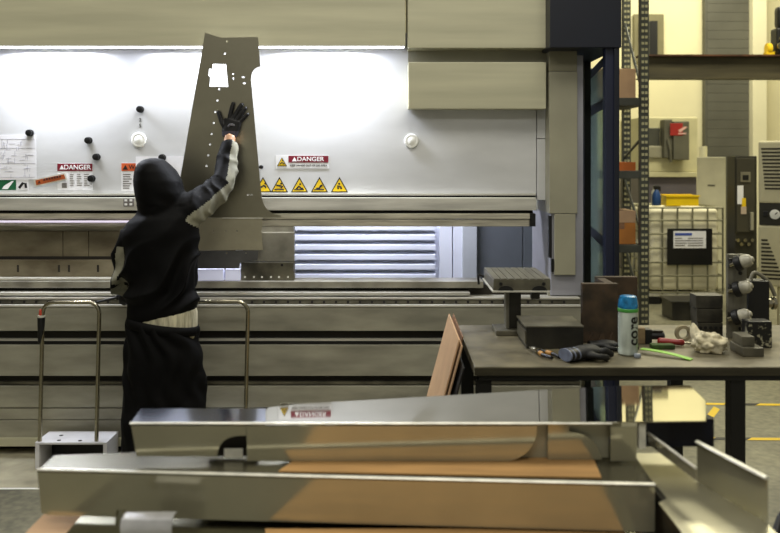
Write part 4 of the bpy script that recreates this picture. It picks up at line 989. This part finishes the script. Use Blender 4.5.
# panel B
ZB = .967
t = thing('formed_panel', 'upper mirror steel panel reflecting the danger label, topmost of the stack', 'metal panel', (.05, 2.55, ZA + .006), 'stack of formed steel panels')
q = [on(266, 424, ZB), on(706, 424, ZB), on(706, 404, ZB), on(690, 388, ZB), on(622, 387.5, ZB), on(540, 391, ZB), on(420, 397, ZB), on(300, 402.5, ZB), on(268, 406, ZB), on(266, 410, ZB)]
mb = flat_plate([(p.x, p.y) for p in q], [], .003, lambda u, v, w: Vector((u, v, ZB + w - .0015 - (v - 2.44) * .004 + u * .010)))
obj('web', mb, M_STAIN, t)
yB = q[0].y; tiltB = .06
q0 = on(130, 424, ZB); q[0] = Vector((q0.x, q0.y, ZB))
ql = [q0, on(265.6, 424, ZB), on(265.6, 409.5, ZB), on(141, 409.5, ZB)]
obj('end_tab', flat_plate([(p.x, p.y) for p in ql], [], .003, lambda u, v, w: Vector((u, v, ZB + w - .0015 + (v - 2.44) * .022))), mat('stainless_glow_tint', (150, 156, 178), .10, 1.0, var=.1, scale=3), t, label='end tab of the top face, tinted bluish as reflected light')  # blue tint imitates reflected panel light; the tilt aims the reflection
rim = MB().tube([(q[0].x, yB + .002, ZB + .0015), (XX(612, yB), yB + .002, ZB + .0015)], .0065, n=8, flat=(.55, 1), up=(0, 0, 1)); obj('rim', rim, M_EDGE, t, smooth=True, label='bright rounded bend along the front rim')
u = lambda px: XX(px, yB); v_ = lambda py: ZZ(py, yB)
zf = ZA + .0068
obj('notch_shade_sheet', MB().box(u(205), u(256), yB + .05, yB + .053, zf, ZB - .006), M_DARK, t, label='dark sheet added behind the curved notch to imitate shade')  # added sheet, its dark colour stands for the shaded interior
obj('corner_tab', MB().box(u(222), u(241), yB + .03, yB + .032, v_(466) if v_(466) > zf else zf, v_(452)), M_EDGE, t)
# front flange pieces, with rounded reliefs
def fB(pts, back=0.0, th=.003):
    return flat_plate([(u(x), max(v_(y), zf)) for x, y in pts], [], th, lambda a, b_, w: Vector((a, yB + .002 + back + w + (b_ - ZB) * -tiltB, b_)))
obj('front_flange', fB([(131, 426), (246, 426), (246, 436)] + curve_pts((240, 436), (219, 437), (217, 455))[0:] + [(217, 457), (136, 457)]), M_STAIN2, t)
obj('front_flange', fB([(246.5, 426), (537, 426)] + curve_pts((537, 432), (534, 462), (492, 466)) + [(246.5, 467)]), M_STAIN2, t)
obj('front_flange', fB([(500, 426), (612, 426), (612, 470), (500, 470)], .03), mat('flange_pale', (170, 167, 146), .3, .35, var=.1, scale=3), t, label='pale inner flange with curved relief')
obj('front_flange', fB([(549, 426), (570, 426), (570, 433)] + curve_pts((570, 433), (602, 436), (604, 468)) + [(549, 468)], .012), M_STAIN2, t)
obj('front_flange', fB([(611, 427), (637, 427), (637, 470), (611, 470)], .0), M_STAIN2, t)
obj('end_flange', MB().box(XX(645, 2.5), XX(714, 2.5), 2.50, 2.504, ZB - .085, ZB - .004), mat('end_shade_navy', (34, 38, 58), .2, .4, var=.5, scale=4), t, label='end flange coloured dark navy to imitate shade')  # navy colour imitates shade and a dark reflection on the steel
obj('end_flange', MB().box(XX(638, 2.46), XX(645, 2.46), 2.452, 2.47, ZB - .075, ZB - .004), M_EDGE, t)
obj('rear_flange', MB().box(-.34, .72, 2.66, 2.663, zf, ZB - .0035), M_STAIN2, t)
# right hand tray with upright flange
ZG = .822
t = thing('formed_panel', 'short steel tray with tall slanting flange at the right end of the stack', 'metal panel', (.82, 2.2, zl), 'stack of formed steel panels')
r0, r1 = W(697, 442.5, 2.387), W(767, 479, 2.11)
mb = MB().prism([(.704, 2.02), (r1.x, 2.02), (r1.x, r1.y), (r0.x, r0.y), (r0.x, 2.62), (.735, 2.62), (.735, 2.27), (.704, 2.24)], 'z', ZG - .003, ZG); obj('web', mb, mat('tray_pale', (196, 192, 168), .28, .8, var=.1, scale=3), t)
b2 = bmesh.new()
def wallp(a, b_, z0, z1a, z1b, th, mb):
    d = (b_ - a).normalized(); s_ = Vector((-d.y, d.x, 0)) * th
    P8 = [Vector((a.x, a.y, z0)), Vector((b_.x, b_.y, z0)), Vector((b_.x, b_.y, z1b)), Vector((a.x, a.y, z1a))]
    b3 = bmesh.new(); A_ = [b3.verts.new(p) for p in P8]; B_ = [b3.verts.new(p + s_) for p in P8]
    b3.faces.new(A_); b3.faces.new(B_[::-1])
    for i in range(4): b3.faces.new((A_[i], B_[i], B_[(i + 1) % 4], A_[(i + 1) % 4]))
    mb.add(b3); return mb
obj('side_flange', wallp(r0, r1, ZG + .0005, r0.z, r1.z, .003, MB()), M_STAIN2, t, label='tall slanting side flange')
obj('rim', MB().tube([r0 + Vector((0, 0, .002)), r1 + Vector((0, 0, .002))], .0075, n=8, flat=(.6, 1), up=(0, 0, 1)), M_EDGE, t, smooth=True, label='bright rim of the side flange')
l0, l1 = Vector((.75, 2.485, .9)), Vector((.787, 2.20, .915))
obj('inner_lip', wallp(l0, l1, .895, .925, .925, .003, MB()), M_STAIN2, t)
obj('inner_rim', MB().tube([Vector((l0.x, l0.y, .927)), Vector((l1.x, l1.y, .927))], .004, n=8), M_EDGE, t, smooth=True)
obj('front_lip', MB().box(.704, r1.x, 2.018, 2.0195, zl + .006, ZG - .001), M_STAIN2, t)
for x in (.72, .88): obj('foot', MB().box(x, x + .02, 2.1, 2.4, .6915, ZG - .0035), M_BLKDARK, t)
# floor clutter lower right
o = tag(obj('parts_bin', MB().box(1.06, 1.40, 2.28, 2.6, 0, .60, .01).box(1.075, 1.385, 2.295, 2.585, .6005, .612, .004), mat('bin_grey', (86, 84, 74), .6, var=.2)), 'dark grey parts bin at the lower right beside the stack', 'bin')
cb = MB().tube(smoothpath([(1.10, 2.45, .622), (1.16, 2.50, .69), (1.22, 2.40, .67), (1.30, 2.42, .625)], 6), .012, n=10)
tag(obj('cable', cb, M_BLACK, smooth=True), 'short black cable curling out over the parts bin', 'cable')

# ------------------------------------------------------------------ back of the hall
# storage rack
t = thing('storage_rack', 'grey perforated steel storage rack standing behind the blue guard', 'rack', (2.2, 8.8, 0))
M_RACK = mat('rack_grey', (72, 74, 68), .5, .3, var=.2, scale=5)
def upright(x, y, hole_m=M_BOLT):
    mb = MB().box(x, x + .085, y, y + .07, 0, 3.9, .004)
    for k in range(64):
        z = .08 + k * .06
        for dx in (.024, .058): mb.box(x + dx - .012, x + dx + .012, y - .002, y + .001, z, z + .026, mi=1)
    obj('upright', mb, [M_RACK, mat('rack_hole', (170, 166, 130), .6, var=.1)], t)
upright(2.43, 8.3); upright(2.53, 9.28); upright(1.02, 8.3); upright(1.02, 9.28)
for z in (.86, 1.58, 2.29):
    obj('shelf', MB().box(1.02, 2.43, 8.34, 9.3, z, z + .03, .003), M_RACK, t)
    obj('beam', MB().box(1.02, 2.43, 8.305, 8.335, z - .04, z + .035, .003), M_RACK, t)
    obj('end_beam', MB().box(2.44, 2.54, 8.38, 9.28, z - .03, z + .035, .003), M_RACK, t)
for z0, z1 in ((.95, 1.5), (1.95, 1.75), (2.35, 3.2), (.2, .8)):
    obj('brace', MB().tube([(2.48, 8.38, z0), (2.55, 9.28, z1)], .014, n=6), M_RACK, t)
def carton(name, x0, x1, y0, y1, z0, z1, m, lab, cat, tape_=True):
    mb = MB().box(x0, x1, y0, y1, z0, z1, .004)
    if tape_: mb.box((x0 + x1) / 2 - .025, (x0 + x1) / 2 + .025, y0 - .0015, y1, z1 - .06, z1 + .0015, mi=1)
    return tag(obj(name, mb, [m, M_CARD3]), lab, cat, 'things stored on the grey rack')
carton('carton', 2.05, 2.42, 8.42, 8.8, 2.322, 2.62, M_CARD2, 'tan carton on the top shelf of the grey rack', 'box')
carton('carton', 2.15, 2.42, 8.42, 8.8, .892, 1.10, mat('carton_orange', (190, 122, 52), .8, var=.15), 'orange brown carton on the lower rack shelf', 'box')
carton('carton', 2.10, 2.42, 8.42, 8.8, 1.103, 1.22, M_CARD2, 'pale carton on top of the orange brown carton', 'box', False)
carton('parts_tray', 2.2, 2.42, 8.42, 8.7, 1.612, 1.70, mat('tray_orange', (206, 110, 40), .6, var=.15), 'small orange tray on the middle rack shelf', 'tray', False)
# liquid tote
t = thing('tote_tank', 'white liquid tote in a wire cage with black label plate', 'tank', (3.52, 10.7, 0))
x0, x1, y0, y1 = 3.07, 3.97, 10.2, 11.1
M_TANK = mat('tank_white', (240, 234, 204), .5, var=.1, scale=2)
mb = MB().box(x0 + .03, x1 - .03, y0 + .03, y1 - .03, .16, 1.14, .07, seg=4)
mb.cyl((3.52, 10.65, 1.13), (3.52, 10.65, 1.16), .10, n=24)
obj('tank', mb, M_TANK, t, smooth=True)
mb = MB(); r = .011
for k in range(6):
    x = x0 + (x1 - x0) * k / 5
    mb.tube([(x, y0, .12), (x, y0, 1.15)], r, n=8); mb.tube([(x, y1, .12), (x, y1, 1.15)], r, n=8)
    y = y0 + (y1 - y0) * k / 5
    mb.tube([(x0, y, .12), (x0, y, 1.15)], r, n=8); mb.tube([(x1, y, .12), (x1, y, 1.15)], r, n=8)
for z in (.14, .34, .5, .67, .84, 1.0, 1.15):
    for a, b_ in (((x0, y0), (x1, y0)), ((x1, y0), (x1, y1)), ((x1, y1), (x0, y1)), ((x0, y1), (x0, y0))): mb.tube([(a[0], a[1] - .004, z), (b_[0], b_[1] - .004, z)], r, n=8)
obj('cage', mb, mat('cage_steel', (150, 148, 126), .4, .6, var=.2, scale=8), t, smooth=True)
lp = obj('label_plate', MB().box(XX(667, 10.18), XX(712, 10.18), 10.168, 10.178, ZZ(265, 10.18), ZZ(228.5, 10.18), .003), M_BLACK, t, label='black plate on the front of the cage')
obj('paper_label', MB().box(XX(673, 10.18), XX(705.5, 10.18), 10.163, 10.1675, ZZ(248, 10.18), ZZ(231, 10.18)), M_PAPER, lp, label='white paper label')
mb = MB(); mb.box(XX(675, 10.16), XX(692, 10.16), 10.160, 10.1625, ZZ(235.5, 10.16), ZZ(233, 10.16), mi=1)
for k in range(4): mb.box(XX(675, 10.16), XX(682 + (k * 7) % 9, 10.16), 10.160, 10.1625, ZZ(238.6 + k * 2.4, 10.16), ZZ(237.8 + k * 2.4, 10.16)); mb.box(XX(688, 10.16), XX(703, 10.16), 10.160, 10.1625, ZZ(238.6 + k * 2.4, 10.16), ZZ(237.8 + k * 2.4, 10.16))
obj('print', mb, [M_TXTG, mat('print_blue', (60, 84, 170), .6, var=.05)], lp)
mb = MB()
for x in (x0 + .0, 3.42, x1 - .16): mb.box(x, x + .16, y0, y1, .0, .09, .005, mi=1)
mb.box(x0, x1, y0, y1, .091, .115, .004)
obj('pallet', mb, [M_EDGE, M_BLACK], t)
t = thing('crate', 'bright yellow plastic crate on top of the white tote', 'crate', (3.53, 10.5, 1.165))
M_CR = mat('crate_yellow', (238, 202, 20), .45, var=.06)
mb = MB(); cx0, cx1, cy0, cy1 = 3.33, 3.72, 10.3, 10.56; zc = 1.168
mb.box(cx0, cx1, cy0, cy1, zc, zc + .008)
for a in ((cx0, cx1, cy0, cy0 + .01), (cx0, cx1, cy1 - .01, cy1), (cx0, cx0 + .01, cy0 + .0101, cy1 - .0101), (cx1 - .01, cx1, cy0 + .0101, cy1 - .0101)): mb.box(*a, zc + .0081, zc + .125)
obj('shell', mb, M_CR, t)
for a, b_ in ((cy0 - .012, cy0 - .001), (cy1 + .001, cy1 + .012)): obj('rim', MB().box(cx0 - .01, cx1 + .01, a, b_, zc + .105, zc + .13, .003), M_CR, t)
t = thing('spray_bottle', 'blue spray bottle on the white tote beside the yellow crate', 'bottle', (3.24, 10.4, 1.165))
obj('body', MB().lathe([(.05, 1.168), (.055, 1.18), (.055, 1.29), (.03, 1.34), (.02, 1.36)], (3.24, 10.4, 0), n=24), mat('bottle_blue', (40, 74, 128), .3, var=.2, scale=8), t, smooth=True)
obj('trigger_head', MB().box(3.205, 3.275, 10.375, 10.425, 1.361, 1.41, .008).box(3.275, 3.29, 10.385, 10.415, 1.34, 1.40, .004), M_BLACK, t)
tag(obj('jar', MB().lathe([(.04, 1.168), (.045, 1.18), (.045, 1.32), (.03, 1.345), (.03, 1.37), (.005, 1.372)], (3.345 - .02, 10.72, 0), n=20), mat('jar_pale', (190, 190, 176), .4, var=.1), smooth=True), 'pale slim jar behind the yellow crate on the tote', 'jar')
# dark box on the floor
tag(obj('storage_box', MB().box(3.02, 3.40, 9.15, 9.5, 0, .19, .006).box(3.0, 3.42, 9.13, 9.52, .1905, .21, .004), M_BLKDARK), 'dark lidded box on the floor before the tote', 'box')
# machining centre
t = thing('machining_center', 'cream machining centre with grey control pod and red mark', 'machine', (4.0, 13.0, 0))
M_CNC = mat('cnc_cream', (214, 208, 166), .5, var=.06); M_CNCG = mat('cnc_mauve', (112, 106, 112), .5, var=.12, scale=1.5); M_CNCD = mat('cnc_grey', (100, 98, 82), .5, var=.1)
D = 12.5
obj('housing', MB().box(XX(640, D), XX(698, D), D, 13.6, ZZ(172, D), ZZ(117, D), .02), M_CNC, t)
obj('lip', MB().box(XX(640, D), XX(698, D), D - .06, D - .001, ZZ(177, D), ZZ(172, D), .01), M_CNC, t)
obj('base', MB().box(XX(640, D), XX(698, D), D + .05, 13.6, 0, ZZ(172.2, D), .01), M_CNCG, t)
pod = obj('control_pod', MB().box(XX(668, D), XX(683.5, D), D - .25, D - .001, ZZ(160, D), ZZ(122, D), .015), M_CNCD, t)
obj('pod_arm', MB().box(XX(660, D), XX(668, D), D - .2, D - .001, ZZ(158, D), ZZ(120, D), .015).tube([(XX(663, D), D - .22, ZZ(140, D)), (XX(665, D), D - .24, ZZ(150, D)), (XX(666, D), D - .22, ZZ(162, D))], .02, n=8), M_CNCD, t)
obj('brand_mark', MB().box(XX(670, D - .25), XX(682.5, D - .25), D - .262, D - .2505, ZZ(136, D), ZZ(124, D), .004).prism([(XX(672, D), ZZ(131, D)), (XX(679, D), ZZ(127, D)), (XX(681, D), ZZ(128, D)), (XX(674, D), ZZ(133, D))], 'y', D - .268, D - .2625, mi=1).box(XX(672, D), XX(680, D), D - .268, D - .2625, ZZ(134.8, D), ZZ(133.5, D), mi=1), [mat('mark_red', (170, 40, 34), .5, var=.1), mat('mark_pink', (240, 190, 178), .5, var=.1)], pod, label='red panel with pale swoosh')
obj('window', MB().box(XX(648, D), XX(659.5, D), D - .03, D - .001, ZZ(158, D), ZZ(128, D), .01), mat('cnc_window', (86, 86, 76), .25, var=.2, scale=2), t)
obj('chute', MB().box(XX(646, D), XX(661, D), D - .08, D - .031, ZZ(158, D), ZZ(146, D), .02), mat('cnc_chute', (156, 152, 128), .5, var=.1), t)
t = thing('control_cabinet', 'plain pale cabinet with small white canister on top', 'cabinet', (4.35, 11.8, 0))
D = 11.5
t.location = (XX(697, D), D, 0); ORIG[t.name] = Vector(t.location); t.rotation_euler.z = -math.atan2(307, F)
obj('body', MB().box(XX(697, D), XX(697, D) + .36, D, 12.0, 0, ZZ(157, D), .012).box(XX(707, D), XX(714, D), D - .008, D - .001, ZZ(186, D), ZZ(184.6, D), mi=1), [mat('cabinet_grey', (218, 214, 184), .5, var=.06), M_CNCD], t)
obj('canister', MB().cyl((XX(703, D), D + .2, ZZ(157, D) + .001), (XX(703, D), D + .2, ZZ(146, D)), .05, n=20, bev=.006), M_WALL2, t, smooth=True)
# dark electrical cabinet
D = 9.5
t = thing('electrical_cabinet', 'tall dark electrical cabinet with screen and papers on its door', 'cabinet', (3.9, 9.7, 0))
M_EC = mat('cabinet_dark', (56, 54, 44), .5, .2, var=.2, scale=3)
obj('body', MB().box(XX(735, D), XX(757, D), D, 9.73, 0, ZZ(156, D), .008), M_EC, t)
dr = obj('door', MB().box(XX(736, D), XX(754, D), D - .02, D - .001, ZZ(232, D), ZZ(158, D), .005), mat('cabinet_door', (72, 69, 57), .5, .2, var=.15, scale=3), t)
obj('screen', MB().box(XX(739.5, D), XX(749.5, D), D - .03, D - .0205, ZZ(182, D), ZZ(172, D), .003).box(XX(741.5, D), XX(747.5, D), D - .032, D - .0301, ZZ(180, D), ZZ(175, D), mi=1), [mat('bezel_grey', (120, 116, 98), .5, var=.1), M_BLACK], dr)
obj('notice', MB().box(XX(736.5, D), XX(742.5, D), D - .024, D - .0205, ZZ(204, D), ZZ(185.5, D)), M_PAPER, dr, label='white paper notice')
obj('notice', MB().box(XX(741, D), XX(745, D), D - .0245, D - .0205, ZZ(207, D), ZZ(198, D)), M_YELLOW, dr, label='yellow tag')
obj('notice', MB().box(XX(740, D), XX(745.5, D), D - .025, D - .0246, ZZ(214, D), ZZ(206.5, D)), mat('tag_pink', (196, 176, 156), .7, var=.1), dr, label='pinkish tag')
obj('handle', MB().box(XX(749, D), XX(752, D), D - .05, D - .0205, ZZ(230, D), ZZ(212, D), .006), mat('handle_pale', (160, 156, 136), .4, var=.1), dr)
mb = MB()
for k in range(5): mb.cyl((XX(737 + k * 3.6, D), D - .03, ZZ(240 + (k % 2) * 4, D)), (XX(737 + k * 3.6, D), D - .001, ZZ(240 + (k % 2) * 4, D)), .02, n=12)
obj('connector', mb, M_CHROME, t, smooth=True)
# vented cabinet
D = 8.0
t = thing('vented_cabinet', 'tall cream cabinet with curved vents and a dial at the edge', 'cabinet', (3.8, 8.2, 0))
M_VC = mat('vented_cream', (206, 199, 164), .5, var=.06)
xa, xb_ = XX(758.5, D), 4.25
t.location = (xa, D, 0); ORIG[t.name] = Vector(t.location); t.rotation_euler.z = -math.atan2(368.5, F)
obj('upper_panel', MB().box(xa, xb_, D, 8.6, ZZ(203, D), ZZ(141, D), .02), M_VC, t)
obj('control_strip', MB().box(xa + .005, xb_ - .005, D + .01, 8.6, ZZ(225, D), ZZ(203.3, D), .004), M_EC, t, label='dark control strip with dial')
obj('lower_panel', MB().box(xa, xb_, D, 8.6, ZZ(286, D), ZZ(225.3, D), .02), M_VC, t)
obj('plinth', MB().box(xa + .17, xb_, D + .05, 8.6, 0, ZZ(286.3, D), .01), M_VC, t)
mb = MB()
for k in range(12):
    py = 148 + k * 3.6; a = 761 + k * .3; b_ = 778.5 - k * .55
    mb.box(XX(a, D), XX(b_, D) + .06, D - .004, D - .0005, ZZ(py + 1.8, D), ZZ(py, D), .001)
obj('vent', mb, mat('vent_dark', (52, 48, 34), .6, var=.1), t)
mb = MB()
for k in range(11):
    py = 239 + k * 3.8; a = 761 - k * .0
    mb.box(XX(a, D), XX(767 + k * 1.4, D), D - .004, D - .0005, ZZ(py + 1.9, D), ZZ(py, D), .001)
obj('vent', mb, mat('vent_dark', (52, 48, 34), .6, var=.1), t)
c = W(773.5, 214, D); q = Matrix.Rotation(math.pi / 2, 4, 'X')
mb = MB().lathe([(.04, 0), (.045, .004), (.045, .02), (.04, .022), (.002, .022)], (c.x, D + .009, c.z), mtx=q, n=24)
mb.tube([(c.x, D - .015, c.z), (c.x + .02, D - .015, c.z + .02)], .004, n=6, mi=1)
obj('dial', mb, [M_WHITE, M_BLACK], t, smooth=True, label='white round dial')
obj('switch', MB().box(XX(763, D), XX(767, D), D - .02, D + .009, ZZ(216, D), ZZ(211, D), .004), M_BLACK, t)
# hoist on the beam
t = thing('chain_hoist', 'yellow and black hoist sitting on the steel crane beam', 'hoist', (4.8, 10.5, zb1 + .02))
D = 10.5
obj('motor', MB().cyl((XX(766, D), D, zb1 + .10), (XX(771, D), D, zb1 + .10), .07, n=20, bev=.01).box(XX(765, D), XX(773, D), D - .05, D + .05, zb1 + .022, zb1 + .06), M_YELLOW, t, smooth=True, label='yellow hoist motor')
mb = MB().box(XX(773.5, D), XX(790, D), D - .1, D + .1, zb1 + .022, zb1 + .35, .03)
for k in range(5): mb.lathe([(.05, -.01), (.05, .01)], (XX(777 + k * 2, D), D - .12, zb1 + .12 + .09 * (k % 3)), mtx=Matrix.Rotation(math.pi / 2, 4, 'X'), n=16, mi=1)
mb.box(XX(776, D), XX(790, D), D - .08, D + .08, zb1 + .35, zb1 + .62, .05)
obj('drum', mb, [M_BLACK, M_CHROME], t)

# ------------------------------------------------------------------ light
w = bpy.data.worlds.new('hall'); SC.world = w; w.use_nodes = True
bg = w.node_tree.nodes['Background']; bg.inputs[0].default_value = (.62, .60, .50, 1); bg.inputs[1].default_value = .42
def area(name, loc, size, power, col, rot=(0, 0, 0), sy=None):
    l = bpy.data.lights.new(name, 'AREA'); l.energy = power; l.color = col; l.shape = 'RECTANGLE'; l.size = size; l.size_y = sy or size
    o = bpy.data.objects.new(name, l); COL.objects.link(o); o.location = loc; o.rotation_euler = rot; return o
for k, px in enumerate((52, 188, 322)):
    area('strip_lamp', (XX(px, 5.12), 5.13, z_h - .012), .44, 25 if px != 188 else 8, (.86, .90, 1.0), (math.radians(-8), 0, 0), .05)
area('hall_and_fill_lamp', (.6, 2.9, 5.0), 2.4, 80, (1.0, .96, .84), (0, 0, 0), 1.2)
area('hall_and_fill_lamp', (0, -.6, 5.0), 2.4, 100, (1.0, .96, .86), (0, 0, 0), 1.2)  # fill added behind the camera to light the floor the flanges mirror
area('hall_and_fill_lamp', (-2.4, 3.2, 5.0), 2.4, 55, (1.0, .96, .86), (0, 0, 0), 1.2)
area('hall_and_fill_lamp', (3.9, 8.0, 5.8), 3.0, 290, (1.0, .94, .70), (0, 0, 0), 2.0)
area('hall_and_fill_lamp', (4.5, 12.2, 5.6), 3.0, 190, (1.0, .94, .68), (0, 0, 0), 1.0)
area('rear_fill', (-.2, 5.9, 2.3), 1.2, 55, (.88, .9, 1.0), (math.radians(28), 0, 0), .2)  # unseen fill added to brighten the louvred panel
SC.view_settings.view_transform = 'Standard'; SC.view_settings.look = 'None'; SC.view_settings.exposure = 0.0; SC.view_settings.gamma = 1.0
